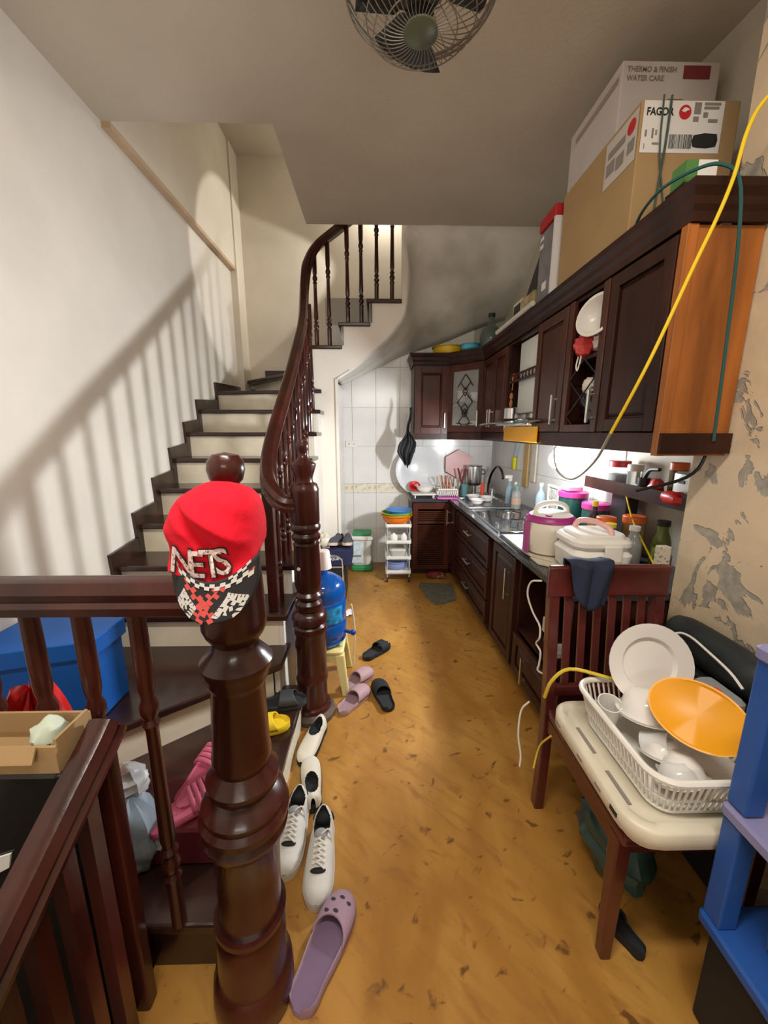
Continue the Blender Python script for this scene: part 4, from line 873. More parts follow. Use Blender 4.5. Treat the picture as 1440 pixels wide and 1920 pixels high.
o = MB().ball((1.07, 1.85, 1.61), .09, .11, .15, 22, 16, crinkle(6)).build('plastic_bag', mat('black_bag', (.012, .012, .02), .25), None, origin=(1.07, 1.85, 1.46), smooth=True); tag(o, 'large black plastic bag stuffed behind the diamond lattice', 'bag')
o = MB().ball((.985, 1.84, 1.66), .02, .05, .035, 18, 12, crinkle(9)).build('plastic_bag', mat('white_bag', (.72, .66, .60), .4), None, origin=(.98, 1.84, 1.62), smooth=True); tag(o, 'white knotted bag end poking from the black bag', 'bag')
o = MB().ball((.985, 1.76, 1.60), .012, .018, .022, 12, 8).build('garlic_bulb', ivory, None, origin=(.985, 1.76, 1.58), smooth=True); tag(o, 'small pale bulb beside the long cabinet handle', 'garlic')
o = MB().tube([(.975, 2.84, 1.79), (.972, 2.84, 1.74)], .003, 6).ball((.97, 2.84, 1.70), .012, .016, .025, 10, 8).ball((.97, 2.84, 1.65), .012, .014, .03, 10, 8).build('hanging_charm', mat('terracotta', (.42, .16, .07), .5), None, origin=(.97, 2.84, 1.65), smooth=True); tag(o, 'terracotta coloured charm hanging from the spindle shelf', 'charm')
o = MB().ball((.985, 2.86, 1.83), .012, .015, .03, 10, 8).build('figurine', oc, None, origin=(.985, 2.86, 1.805), smooth=True); tag(o, 'tiny orange figurine on the spindle shelf', 'figurine')
for i in range(6):
    x, y = ((.84, 3.86), (.95, 3.74), (1.06, 3.66), (.84, 3.86), (.95, 3.74), (1.06, 3.66))[i]; z = (1.448 if i < 3 else 1.733)
    bowl('stacked_bowl', 'white dish on the %s shelf, %s behind the leaded glass corner door' % (('lower', 'upper')[i//3], ('left', 'centre', 'right')[i % 3]), (x, y, z), .062, .10 if i % 2 else .075, white_c, .5, group='dishes behind the leaded glass door')
# back wall: socket and apron
t = thing('wall_socket', 'white double socket on the back wall tiles left of cabinets', 'outlet', (-.26, 4.155, 1.33))
m = MB(); m.rbox(-.32, -.20, 4.145, 4.156, 1.29, 1.36, .003); m.build('plate', wplas, t)
for x in (-.285, -.235):
    for k in (-.006, .006): m = MB(); m.box(x+k-.0015, x+k+.0015, 4.1435, 4.1448, 1.318, 1.332); m.build('socket_hole', ink, t)
t = thing('hanging_apron', 'black apron hanging in folds from the left end of wall cabinets', 'apron', (.335, 3.80, 1.68))
def apr(u, v):
    z = 1.68-.56*v
    w_ = (.012+.075*min(1, max(0, (v-.42)/.2)))*(1-max(0, (v-.75)/.25)*.75)
    x = .335-.035*min(1, v*1.6)+(u-.5)*2*w_
    return (x+.008*math.sin(v*14), 3.79+.02*math.sin(u*14+v*5)*min(1, v*2), z+.02*math.sin(u*9)*v)
m = MB(); m.grid(apr, 14, 20); m.build('cloth', mat('black_cloth', (.012, .013, .016), .6), t, smooth=True, solid=.004, sharp=80)
m = MB(); m.cyl((.335, 3.80, 1.685), .008, .01, 8); m.build('hook', chrome, t)
# ================================================================ FAR FLOOR
t = thing('storage_rack', 'white four tier trolley rack with grey posts beside the louvered cabinet', 'rack', (.21, 3.74, 0))
RX0, RX1, RY0, RY1 = .09, .335, 3.55, 3.86
LV = (.09, .235, .395, .555)
for z in LV:
    m = MB(); m.rbox(RX0, RX1, RY0, RY1, z, z+.012, .02); m.box(RX0+.01, RX1-.01, RY0, RY0+.008, z, z+.035); m.box(RX0, RX0+.008, RY0+.01, RY1-.01, z, z+.035); m.box(RX1-.008, RX1, RY0+.01, RY1-.01, z, z+.035); m.build('shelf', wplas, t)
for x in (RX0+.015, RX1-.015):
    for y in (RY0+.02, RY1-.02):
        m = MB(); m.cyl((x, y, .05), .007, .51, 8); m.build('post', mat('grey_post', (.4, .4, .38), .4), t, smooth=True)
        m = MB(); m.cyl((x-.008, y, .021), .021, .016, 12, 'x'); m.build('caster', black, t, smooth=True)
c0 = (.20, 3.70)
bowl('mixing_bowl', 'orange plastic bowl, lowest of the stack on the rack', (*c0, .568+.001), .15, .085, mat('orange_plastic', (.80, .20, .01), .35), .55, group=None)
bowl('mixing_bowl', 'lime green bowl nested between orange and blue bowls', (*c0, .605), .148, .075, mat('lime_plastic', (.30, .50, .04), .35), .55)
bowl('mixing_bowl', 'blue bowl on top of the stack on the rack', (c0[0]+.02, c0[1], .635), .125, .07, mat('blue_bowl', (.08, .22, .48), .35), .55)
tag(MB().rbox(.13, .30, 3.60, 3.80, .248, .325, .03, 4, .85).build('storage_bin', mat('grey_white_bin', (.58, .58, .52), .4), None, origin=(.21, 3.7, .248), smooth=True), 'pale grey bin on the second shelf of the rack', 'bin')
bowl('plastic_basin', 'periwinkle blue basin on the lowest rack shelf', (.20, 3.70, .1025), .115, .085, mat('periwinkle', (.30, .38, .68), .4), .65, cat='basin')
for x, r, lab in ((.17, .04, 'white teapot like cup on the third rack shelf'), (.27, .035, 'white cone shaped cup right side of third rack shelf')):
    tag(MB().lathe([(0, 0), (r*.8, 0), (r, .03), (r*.9, .055), (.01, .075), (0, .085)], (x, 3.62, .4075), 16).build('cup', white_c, None, origin=(x, 3.62, .4075), smooth=True), lab, 'cup')
t = thing('waste_bin', 'clear waste bin with green lid and green base at the back wall', 'bin', (-.155, 3.97, 0))
greenp = mat('green_plastic', (.03, .30, .10), .4)
m = MB(); m.rbox(-.265, -.045, 3.86, 4.10, .0, .06, .03); m.build('base', greenp, t, smooth=True)
m = MB(); m.rbox(-.26, -.05, 3.865, 4.095, .06, .34, .03, 4, .93); m.build('body', mat('frosted_bin', (.62, .64, .60), .3), t, smooth=True)
m = MB(); m.rbox(-.275, -.035, 3.85, 4.11, .34, .385, .03); m.build('rim', wplas, t, smooth=True)
m = MB(); m.rbox(-.255, -.055, 3.88, 4.10, .386, .405, .03); m.build('lid', greenp, t, smooth=True)
m = MB(); m.box(-.26, -.14, 3.858, 3.8645, .10, .33); m.build('label', mat('pale_blue_label', (.60, .72, .75), .5, var=.15, scale=30), t)
m = MB(); m.box(-.25, -.16, 3.8555, 3.8575, .165, .185); m.build('dark_band', inkg, t)
t = thing('navy_bench_box', 'navy blue covered box with shoes on top beside the bin', 'box', (-.38, 3.3, 0))
m = MB(); m.rbox(-.47, -.215, 3.12, 3.46, .33, .47, .01); m.build('cover', mat('navy_cloth', (.012, .016, .06), .7), t, smooth=True)
m = MB(); m.rbox(-.46, -.27, 3.16, 3.44, 0, .329, .008); m.build('dark_base', black, t)
t = thing('folding_trolley', 'small folding hand trolley with bent chrome tube frame behind the water jug', 'trolley', (-.39, 3.05, 0))
m = MB(); m.tube([(-.47, 3.06, .02), (-.47, 3.06, .36), (-.455, 3.06, .42), (-.42, 3.06, .44), (-.35, 3.06, .44), (-.30, 3.06, .42), (-.28, 3.06, .36), (-.28, 3.06, .02)], .009, 8, smooth=4); m.tube([(-.47, 3.06, .34), (-.28, 3.06, .34)], .006, 8); m.build('frame', chrome, t, smooth=True)
m = MB(); m.box(-.47, -.28, 2.9, 3.07, .008, .02); m.build('platform', steel, t)
text_mesh('AQUA', .032, lambda x, y: (-.41+x, 3.117, .385+y), 'lettering', paper, thing('cover_print', 'white lettering printed on the navy cover', 'print', (-.38, 3.117, .385)), bold=.0008)
# move the printed word onto the navy box itself
cp = bpy.data.objects['cover_print']; lt = cp.children[0]; nb = bpy.data.objects['navy_bench_box']
lt.parent = nb; lt.location = cp.location-nb.location; bpy.data.objects.remove(cp)
# ================================================================ SHOES
def wdt(t, W):          # foot outline half width, t 0 heel .. 1 toe
    a = math.sin(PI*min(1, max(0, t*.5+.0))**.5) if False else 0
    base = .78+.22*math.sin(PI*(t-.25)) if t < .68 else 1.0
    e = 1
    if t < .14: e = math.sqrt(max(0, 1-((.14-t)/.14)**2))
    if t > .72: e = math.sqrt(max(0, 1-((t-.72)/.28)**2))
    if t < .16: e = (1-((.16-t)/.16)**2.6)**.45
    if t > .74: e = (1-((t-.74)/.26)**2.4)**.5 if t < 1 else 0
    w = W/2*(.80+.20*max(0, math.sin(PI*min(1, max(0, (t-.25)/.85)))))*e
    return max(w, .004)
def sole(L, W, rim, foot, name, m_, parent, inner=None, n=22, arch=.0):
    m = MB(); rings = []
    for i in range(n+1):
        t = .004+.992*i/n; y = (t-.5)*L; w = wdt(t, W); z0 = 0
        rr = rim*(1+.0*t)
        prof = [(-w*.92, 0), (-w, rr*.35), (-w*.985, rr*.85), (-w*.93, rr), (-w*.86, rr*.97), (-w*.80, foot), (w*.80, foot), (w*.86, rr*.97), (w*.93, rr), (w*.985, rr*.85), (w, rr*.35), (w*.92, 0)]
        rings.append([m._v((x, y, z)) for x, z in prof])
    m.loft(rings, caps=True)
    ms = [m_]
    if inner:
        ms.append(inner)
        m.bm.faces.ensure_lookup_table()
        for f in m.bm.faces:
            if len(f.verts) == 4 and all(abs(v.co.z-foot) < 1e-6 for v in f.verts): f.material_index = 1
    return m.build(name, ms, parent, smooth=True, sharp=60)
def vamp(L, W, rim, H, t0, t1, name, m_, parent, sweep=.12, back=0, th_=.006, open_toe=0):
    m = MB()
    def f(u, v):
        a = PI*v; s = math.sin(a)
        ts = t0+sweep*s+back*0; te = t1-open_toe*s
        t = ts+(te-ts)*u; w = wdt(min(t, .996), W)*.97; y = (t-.5)*L
        toe = math.sqrt(max(0, 1-max(0, (t-.62)/.385)**2)) if open_toe == 0 else 1-.35*max(0, t-.5)
        h = H*(.35+.65*toe) if open_toe == 0 else H*toe
        if open_toe == 0: h = H*toe
        return (-w*math.cos(a), y, rim*.75+max(.004, h)*(s**.75))
    m.grid(f, 14, 14); return m.build(name, m_, parent, smooth=True, solid=th_, sharp=80)
lil = mat('lilac_foam', (.36, .235, .31), .65, bump=.1, bscale=60); lili = mat('lilac_insole', (.19, .12, .20), .7)
t = thing('clog_slipper', 'large lilac foam clog lying nearest the viewer beside the foreground newel', 'slipper', (0, 0, 0))
L, Wd = .275, .105
sole(L, Wd, .034, .020, 'sole', lil, t, lili)
v_ = vamp(L, Wd, .034, .036, .52, .997, 'upper', lil, t, .16)
for x, y in ((-.022, .088), (.0, .103), (.024, .096), (-.026, .055), (.0, .062)):
    m = MB(); m.lathe([(0, 0), (.0055, 0)], (x, y, .0), 10); 
    tt_ = y/L+.5; zz_ = .0255+.036*math.sqrt(max(0, 1-max(0, (tt_-.62)/.385)**2))*math.sqrt(1-(x/(wdt(tt_, Wd)*.97))**2)**.75+.003; m = MB(); m.ball((x, y, zz_), .0085, .0055, .0025, 10, 6); m.build('vent_hole', mat('dark_hole', (.05, .03, .05), .8), t, smooth=True)
place(t, (-.150, .818, .001), math.atan2(-(.104), .236))
pinkf = mat('mauve_foam', (.42, .27, .29), .6, bump=.1, bscale=50)
def slide(lab, m_, mi, loc, rz, L=.24, W=.095, t0=.42, t1=.98, open_toe=0, sweep=.10, group=None, H=.045, name='slipper'):
    t = thing(name, lab, 'slipper', (0, 0, 0), group)
    sole(L, W, .030, .018, 'sole', m_, t, mi); vamp(L, W, .028, H, t0, t1, 'strap', m_, t, sweep, open_toe=open_toe)
    return place(t, loc, rz)
mi = mat('mauve_insole', (.33, .21, .23), .7); blk = mat('black_foam', (.012, .014, .016), .75, bump=.2, bscale=60); blki = mat('black_insole', (.02, .022, .025), .9)
slide('left mauve slip-on slipper near the yellow stool, toe pointing away', pinkf, mi, (-.115, 2.02, .001), -.75, t0=.40)
slide('right mauve slipper touching the black slipper in the aisle', pinkf, mi, (-.125, 1.85, .001), -.62, t0=.42)
slide('black flip slipper farthest from viewer beside the water jug', blk, blki, (0.0, 2.33, .001), -.75, t0=.5, t1=.9, open_toe=.12, sweep=.05)
slide('black slipper lying right of the mauve pair', blk, blki, (.032, 1.885, .001), 2.75-PI+.05 if False else .30, t0=.45, t1=.97, sweep=.08)
slide('grey black slide on the lowest stair beside the second newel', mat('charcoal_foam', (.035, .04, .045), .6), blki, (-.455, 1.60, .183), -1.35, t0=.45, t1=.85, open_toe=.1, sweep=.04)
yelf = mat('yellow_foam', (.80, .58, .02), .6)
slide('yellow slipper half hidden behind the foreground newel on lowest stair', yelf, yelf, (-.50, 1.45, .183), -1.35, t0=.40, t1=.80, open_toe=.1)
o = MB().rbox(-.44, -.375, 1.13, 1.26, .183, .215, .03).build('red_sandal', mat('crimson_foam', (.32, .01, .04), .6), None, origin=(-.4, 1.2, .183), smooth=True); tag(o, 'crimson slipper at the open edge of the lowest stair', 'slipper')
def sneaker(name, lab, L, W, up_m, lin_m, sole_m, laces=True, o0=.06, o1=.40, hh=.085, group=None, sole_w=1.02, cap=None):
    t = thing(name, lab, 'shoe', (0, 0, 0), group)
    m = MB(); rings = []; n = 24
    for i in range(n+1):
        tt = .004+.992*i/n; w = wdt(tt, W)*sole_w; y = (tt-.5)*L
        rings.append([m._v((x, y, z)) for x, z in ((-w*.94, 0), (-w, .010), (-w*.98, .026), (w*.98, .026), (w, .010), (w*.94, 0))])
    m.loft(rings, caps=True); m.build('sole', sole_m, t, smooth=True)
    m = MB(); rings = []; K = 30; n = 64; lin = []
    def top(tt):
        h = hh*(1-.15*math.sin(PI*min(1, tt/.35))) if tt < .35 else hh*.85+(hh*.40-hh*.85)*min(1, (tt-.35)/.50)
        if tt > .85: h = hh*.40*math.sqrt(max(.02, 1-((tt-.85)/.15)**2))
        if tt < .04: h *= .8+5*tt
        return h
    for i in range(n+1):
        tt = .004+.992*i/n; w = wdt(tt, W)*.97; y = (tt-.5)*L; h = top(tt)
        so = 0
        if o0 < tt < o1: so = math.sqrt(max(0, 1-((tt-(o0+o1)/2)/((o1-o0)/2))**2))
        rg = []; fl = []
        for k in range(K+1):
            a = PI*k/K; c_, s_ = math.cos(a), math.sin(a)
            x = -w*c_*(1-.18*s_); z = .024+h*(s_**.55)
            inside = so > 0 and abs(c_) < .80*so
            if inside: z = .024+h*.35
            rg.append(m._v((x, y, z))); fl.append(inside)
        rings.append(rg); lin.append(fl)
    for i in range(n):
        for k in range(K):
            f = m.face([rings[i][k], rings[i][k+1], rings[i+1][k+1], rings[i+1][k]])
            if f and (lin[i][k] or lin[i][k+1] or lin[i+1][k] or lin[i+1][k+1]): f.material_index = 1
    m.build('upper', [up_m, lin_m], t, smooth=True, sharp=50)
    if laces:
        m = MB()
        for j in range(5):
            tt = o1+.03+j*.055; h = .028+top(tt); y = (tt-.5)*L; w = wdt(tt, W)*.42
            m.tube([(-w, y, h-.006), (0, y+.004, h+.002), (w, y+.008, h-.006)], .0035, 6)
            m.tube([(w, y, h-.006), (0, y+.012, h+.003), (-w, y+.022, h-.008)], .003, 6)
        m.tube([(0, (o1+.02-.5)*L, .03+top(o1)), (-.03, (o1-.03-.5)*L, .032+top(o1)), (-.045, (o1+.06-.5)*L, .03)], .003, 6, smooth=4)
        m.build('laces', wplas, t, smooth=True)
        m = MB(); m.ball((0, (o1-.01-.5)*L, .026+top(o1)*.95), .024, .020, .012, 12, 8); m.build('tongue', mat('grey_tongue', (.3, .3, .3), .7), t, smooth=True)
        m = MB(); m.ball((0, (.735-.5)*L, .022+top(.735)), .026, .010, .006, 12, 6); m.build('toe_patch', blk, t, smooth=True)
    if cap: m = MB(); m.ball((0, (.08-.5)*L, .055), W*.40, .028, .03, 12, 8); m.build('heel_patch', blk, t, smooth=True)
    return t
ws = mat('white_leather', (.66, .65, .62), .5, var=.05, scale=20); wc = mat('white_canvas', (.70, .66, .56), .6)
tan_s = mat('gum_edge', (.62, .58, .50), .6)
t = sneaker('sneaker', 'front white lace-up sneaker, nearer the viewer, beside the lilac clog', .275, .10, ws, blk, tan_s, cap=True); place(t, (-.195, 1.045, .001), PI+.03-.0)
t = sneaker('sneaker', 'rear white lace-up sneaker partly behind the foreground newel', .275, .10, ws, blk, tan_s, cap=True); place(t, (-.305, 1.13, .001), PI-.02)
t = sneaker('slip_on_shoe', 'white slip-on shoe with black lining, directly above the white sneakers', .25, .088, wc, blk, blk, False, .10, .52, .06); place(t, (-.275, 1.345, .001), .22)
t = sneaker('slip_on_shoe', 'white slip-on shoe nearest the second newel base', .25, .088, wc, blk, blk, False, .10, .52, .06); place(t, (-.305, 1.555, .001), PI-.25)
gr = mat('grey_knit', (.06, .06, .07), .7); beige = mat('beige_sole', (.55, .42, .34), .6)
t = sneaker('sneaker', 'grey and black sneaker with beige sole, right one on the navy box', .25, .09, gr, blk, beige, False, .06, .3, .08); place(t, (-.255, 3.27, .475), PI+.0, .22)
t = sneaker('sneaker', 'grey and black sneaker with beige sole, left one on the navy box', .25, .09, gr, blk, beige, False, .06, .3, .08); place(t, (-.36, 3.27, .475), PI-.35, .22)
o = MB().ball((-.445, 3.22, .53), .055, .07, .075, 20, 14, lambda d: 1+.16*math.sin(8*d.x+3)*math.sin(7*d.z)+.1*math.sin(12*d.y)).build('crumpled_bag', mat('cream_bag', (.62, .58, .48), .5), None, origin=(-.445, 3.22, .475), smooth=True); tag(o, 'crumpled cream plastic bag at left end of the navy box', 'bag')
o = MB().ball((-.27, 3.42, .50), .02, .03, .06, 12, 10, lambda d: 1+.2*math.sin(9*d.x)).build('plastic_strip', mat('pale_bag', (.65, .70, .70), .3), None, origin=(-.24, 3.40, .475), smooth=True) if False else None
# paper scraps by the trolley, red bag and mat
for (x, y, rz, s, mm, lab) in ((-.33, 3.2, .4, .05, paper, None), ):
    pass
o = MB().grid(lambda u, v: (-.30+.10*u, 2.84+.10*v, .004+.02*abs(math.sin(5*u+4*v))), 6, 6).build('paper_scrap', paper, None, origin=(-.25, 2.89, .004), solid=.001); tag(o, 'crumpled white paper on the floor by the trolley', 'paper')
o = MB().ball((.60, 3.66, .035), .10, .045, .034, 22, 12, crinkle(9)).build('plastic_bag', mat('maroon_bag', (.16, .02, .02), .45, scale=14, col2=(.45, .30, .25), lo=.55, hi=.7), None, origin=(.6, 3.66, .002), smooth=True); tag(o, 'maroon plastic bag on the floor at the louvered cabinet foot', 'bag')
o = MB().prism([(.43, 3.54), (.40, 3.46), (.44, 3.20), (.50, 3.04), (.58, 3.06), (.70, 3.14), (.74, 3.5)], .001, .006).build('floor_mat', mat('grey_mat', (.12, .11, .075), .8, var=.2, scale=20), None, origin=(.58, 3.3, .001)); tag(o, 'grey rubber mat on floor before the corner cabinets', 'mat')
# ================================================================ WATER JUG ON STOOL
t = thing('plastic_stool', 'pale yellow plastic stool under the blue water jug', 'stool', (-.31, 2.05, 0))
py = mat('pale_yellow_plastic', (.78, .68, .30), .4); C = (-.31, 2.05)
m = MB(); m.rbox(C[0]-.125, C[0]+.125, C[1]-.125, C[1]+.125, .235, .262, .03, 4); m.build('seat', py, t, smooth=True)
for sx in (-1, 1):
    for sy in (-1, 1):
        m = MB(); A = []; 
        a = (C[0]+sx*.10, C[1]+sy*.10); b = (C[0]+sx*.135, C[1]+sy*.135); q = .026
        r0_ = [m._v((b[0]+dx, b[1]+dy, 0)) for dx, dy in ((-q*.7, -q*.7), (q*.7, -q*.7), (q*.7, q*.7), (-q*.7, q*.7))]
        r1_ = [m._v((a[0]+dx, a[1]+dy, .236)) for dx, dy in ((-q, -q), (q, -q), (q, q), (-q, q))]
        m.loft([r0_, r1_], caps=True); m.build('leg', py, t, bevel=.004)
for s_, ax in ((-1, 0), (1, 0), (-1, 1), (1, 1)):
    m = MB()
    if ax: m.box(C[0]-.10, C[0]+.10, C[1]+s_*.112-.004, C[1]+s_*.112+.004, .19, .236)
    else: m.box(C[0]+s_*.112-.004, C[0]+s_*.112+.004, C[1]-.10, C[1]+.10, .19, .236)
    m.build('apron', py, t)
t = thing('water_jug', 'large translucent blue water jug with tap on the yellow stool', 'water jug', (-.31, 2.05, .263))
bl = mat('blue_jug', (.008, .10, .42), .12, trans=.35, coat=.4)
m = MB(); m.lathe([(0, 0), (.10, 0), (.125, .015), (.132, .03), (.128, .045), (.134, .06), (.134, .13), (.128, .14), (.134, .15), (.134, .26), (.128, .27), (.134, .285), (.132, .33), (.115, .37), (.07, .40), (.035, .41), (.03, .45)], (-.31, 2.05, .263), 32); m.build('body', bl, t, smooth=True)
m = MB(); m.tube([(-.18, 2.02, .335), (-.145, 2.0, .335), (-.135, 2.0, .325)], .010, 8); m.ball((-.135, 2.0, .335), .017, .014, .017, 12, 8); m.build('tap', mat('blue_tap', (.01, .05, .30), .35), t, smooth=True)
m = MB(); m.lathe([(.1345, .155), (.1345, .25)], (-.31, 2.05, .263), 8, a0=-1.5, a1=-.5); m.build('label', mat('blue_label', (.02, .22, .45), .4, var=.5, scale=30), t, smooth=True)
o = MB().lathe([(.045, 0), (.045, .012), (.037, .09), (.034, .10), (0, .102)], (-.295, 2.03, .712), 20).build('plastic_cup', mat('pink_white_cup', (.82, .70, .66), .35), None, origin=(-.295, 2.03, .712), smooth=True); tag(o, 'white and pink plastic cup upside down over the jug neck', 'cup')
o = MB().tube([(-.15, 2.12, .45), (-.135, 2.15, .30), (-.14, 2.17, .12), (-.15, 2.17, .01)], .005, 6, smooth=4).build('white_tube', ivory, None, origin=(-.15, 2.15, .01), smooth=True); tag(o, 'thin cream tube hanging behind the water jug', 'tube')
# ================================================================ LEFT FOREGROUND THINGS
t = thing('blue_box', 'blue cardboard box behind the foreground balusters at left wall', 'box', (-1.26, 1.3, .363))
m = MB(); m.prism([(-1.445, 1.20), (-1.06, 1.31), (-1.06, 1.48), (-1.445, 1.5)], .364, .63); m.build('carton', mat('blue_card', (.005, .10, .42), .5), t, bevel=.006)
m = MB(); m.prism([(-1.447, 1.185), (-1.045, 1.30), (-1.045, 1.49), (-1.447, 1.51)], .632, .70); m.build('lid', mat('blue_card', (.005, .10, .42), .5), t, bevel=.004)
t = thing('cardboard_box', 'open brown cardboard box at the left edge over the dark case', 'box', (-.9, .70, .785))
dkc = mat('case_black', (.012, .011, .010), .2)
m = MB(); BX_ = (-1.20, -.632, .655, .752)
m.box(BX_[0], BX_[1], BX_[3]-.006, BX_[3], .785, .850); m.box(BX_[0], BX_[0]+.006, BX_[2]+.006, BX_[3]-.006, .785, .85); m.box(BX_[1]-.006, BX_[1], BX_[2]+.006, BX_[3]-.006, .785, .858); m.box(BX_[0]+.006, BX_[1]-.006, BX_[2]+.006, BX_[3]-.006, .785, .79); m.box(BX_[0], BX_[1], BX_[2], BX_[2]+.006, .785, .845); m.build('carton', card, t)
m = MB(); m.prism([(.654, .845), (.640, .820), (.637, .822), (.651, .849)], -1.19, -.665, 'yz'); m.build('flap', card, t)
t = thing('dark_case', 'large glossy black case below the open cardboard box at left', 'case', (-.9, .70, -.175))
m = MB(); m.rbox(-1.25, -.630, .650, .752, -.175, .784, .012); m.build('case_body', dkc, t, smooth=True)
m = MB(); m.prism([(-.80, .545), (-.765, .565), (-.755, .60), (-.80, .585)], .645, .649, 'xz'); m.build('white_tag', paper, t)
o = MB().ball((-.92, .92, .48), .105, .085, .305, 28, 26, lambda d: (1+.07*math.sin(7*d.x+5*d.z+2)*math.sin(6*d.y)+.06*math.sin(9*math.atan2(d.y, d.x)))).build('plastic_bag', mat('scarlet_bag', (.70, .01, .01), .3), None, origin=(-.93, .92, .183), smooth=True); tag(o, 'bright red plastic bag standing behind balusters at left edge', 'bag')
o = MB().ball((-.68, .70, .835), .03, .033, .035, 16, 10, crinkle(5)).build('paper_wrap', mat('mint_paper', (.55, .62, .50), .6), None, origin=(-.68, .70, .79), smooth=True); tag(o, 'pale mint paper wrap at the right corner of open box', 'paper')
o = MB().ball((-.715, .93, .30), .07, .065, .125, 24, 18, lambda d: (1+.06*math.sin(9*d.z+6*d.x)+.05*math.sin(8*math.atan2(d.y, d.x)))*(1.05 if d.z < 0 else .95)).build('plastic_bag', mat('pale_blue_bag', (.28, .36, .44), .35), None, origin=(-.715, .93, .183), smooth=True); tag(o, 'stuffed pale blue plastic bag on the lowest stair behind balusters', 'bag')
o = MB().ball((-.745, .97, .43), .06, .05, .05, 20, 14, crinkle(8)).build('plastic_bag', mat('white_grey_bag', (.55, .58, .60), .35), None, origin=(-.745, .97, .39), smooth=True); tag(o, 'white plastic bag on top of the pale blue bag', 'bag')
t = thing('storage_box', 'dark crimson fabric box holding pink slippers on the lowest stair', 'box', (-.60, 1.0, .182))
m = MB(); m.rbox(-.70, -.475, .92, 1.10, .182, .31, .015); m.build('box_body', mat('crimson_fabric', (.10, .006, .012), .7), t, smooth=True)
m = MB(); m.rbox(-.66, -.625, .916, .9195, .25, .285, .001) if False else m.box(-.66, -.62, .916, .9195, .245, .28); m.build('paper_label', mat('pale_blue_label', (.60, .72, .75), .5, var=.15, scale=30), t)
pk = mat('coral_pink_foam', (.62, .13, .22), .55)
def pink_slide(lab, loc, rz, rx=0):
    t = thing('slide_sandal', lab, 'slipper', (0, 0, 0))
    sole(.23, .09, .022, .016, 'sole', pk, t)
    for k in range(4):
        tt = .50+k*.075; m = MB()
        def f(u, v): 
            a = PI*v; y = (tt+u*.06-.5)*.23; w = wdt(tt, .09); return (-w*math.cos(a), y, .016+.042*math.sin(a)**.8)
        m.grid(f, 2, 12); m.build('strap', pk, t, smooth=True, solid=.006)
    return place(t, loc, rz, rx)
pink_slide('coral pink ribbed slide, front one on the crimson box', (-.575, .985, .315), -.9, .12)
pink_slide('coral pink ribbed slide, rear one crossing over the front slide', (-.565, 1.08, .345), -.35, .25)
# ================================================================ CHAIR WITH DRYING RACK
cw = mat('chair_wood', (.085, .014, .012), .28, var=.3, scale=6, coat=.4)
t = thing('dining_chair', 'dark red wooden slat back chair standing against the counter end', 'chair', (.82, 1.02, 0))
CX0, CX1 = .615, 1.03; YB = 1.235
m = MB(); m.prism([(CX0, .76), (CX1, .76), (CX1-.01, 1.23), (CX0+.01, 1.23)], .425, .455); m.build('seat', cw, t, bevel=.008)
def bk(z): return YB+max(0, z-.45)*.10
for x in (CX0+.018, CX1-.018):
    m = MB(); m.sweep([(x, YB+.01, 0.0), (x, YB, .25), (x, YB, .45), (x, bk(.7), .7), (x, bk(.93), .93)], [(-.018, -.02), (.018, -.02), (.018, .02), (-.018, .02)], upv=(0, 1, 0)); m.build('back_post', cw, t, bevel=.004)
for x in (CX0+.022, CX1-.022):
    m = MB(); a = .020; m.loft([[m._v((x+dx*.75, .80+dy*.75, 0)) for dx, dy in ((-a, -a), (a, -a), (a, a), (-a, a))], [m._v((x+dx, .80+dy, .424)) for dx, dy in ((-a, -a), (a, -a), (a, a), (-a, a))]], caps=True); m.build('leg', cw, t, bevel=.004)
m = MB(); m.grid(lambda u, v: (CX0-.008+(CX1-CX0+.016)*u, bk(.9)-.016+.010*math.sin(PI*u)+.006*math.sin(PI*v), .875+.115*v), 10, 6); m.build('top_rail', cw, t, smooth=True, solid=.026, bevel=.006, sharp=60)
m = MB(); m.box(CX0+.03, CX1-.03, bk(.52)-.012, bk(.52)+.012, .50, .54); m.build('lower_rail', cw, t, bevel=.004)
for i in range(6):
    x = CX0+.075+i*.0535; m = MB(); m.prism([(x-.013, .54), (x+.013, .54), (x+.013, .88), (x-.013, .88)], -.006, .006, 'xz')
    for v in m.bm.verts: v.co.y += bk(v.co.z)
    m.build('slat', cw, t, bevel=.002)
for y in (.80, YB): m = MB(); m.box(CX0+.03, CX1-.03, y-.01, y+.01, .37, .424); m.build('apron', cw, t)
for x in (CX0+.02, CX1-.02): m = MB(); m.box(x-.01, x+.01, .82, YB-.02, .37, .424); m.build('apron', cw, t)
t = thing('draped_cloth', 'navy blue cloth draped over the chair back', 'cloth', (.74, 1.27, .98))
def cl(u, v):
    x = .672+.135*u+(.02*u if v > .5 else 0); s = v*2-1; top = 1.003+.004*math.sin(u*7)
    if s < 0: return (x, 1.302+.004*math.sin(u*9), top-.10*abs(s)**1.2)
    L_ = .10+.075*u**.6+.02*math.sin(u*5)
    if s < .15: return (x, 1.302-.05*s/.15, top+.004)
    q = (s-.15)/.85; return (x-.012*q+(.025*q*(1-u) if u < .5 else -.02*q*u), 1.252-.006-.02*q+.008*math.sin(u*13+q*2), top-L_*q)
m = MB(); m.grid(cl, 20, 30); m.build('cloth', mat('navy_fabric', (.012, .018, .045), .85, bump=.2, bscale=120), t, smooth=True, solid=.004, sharp=80)
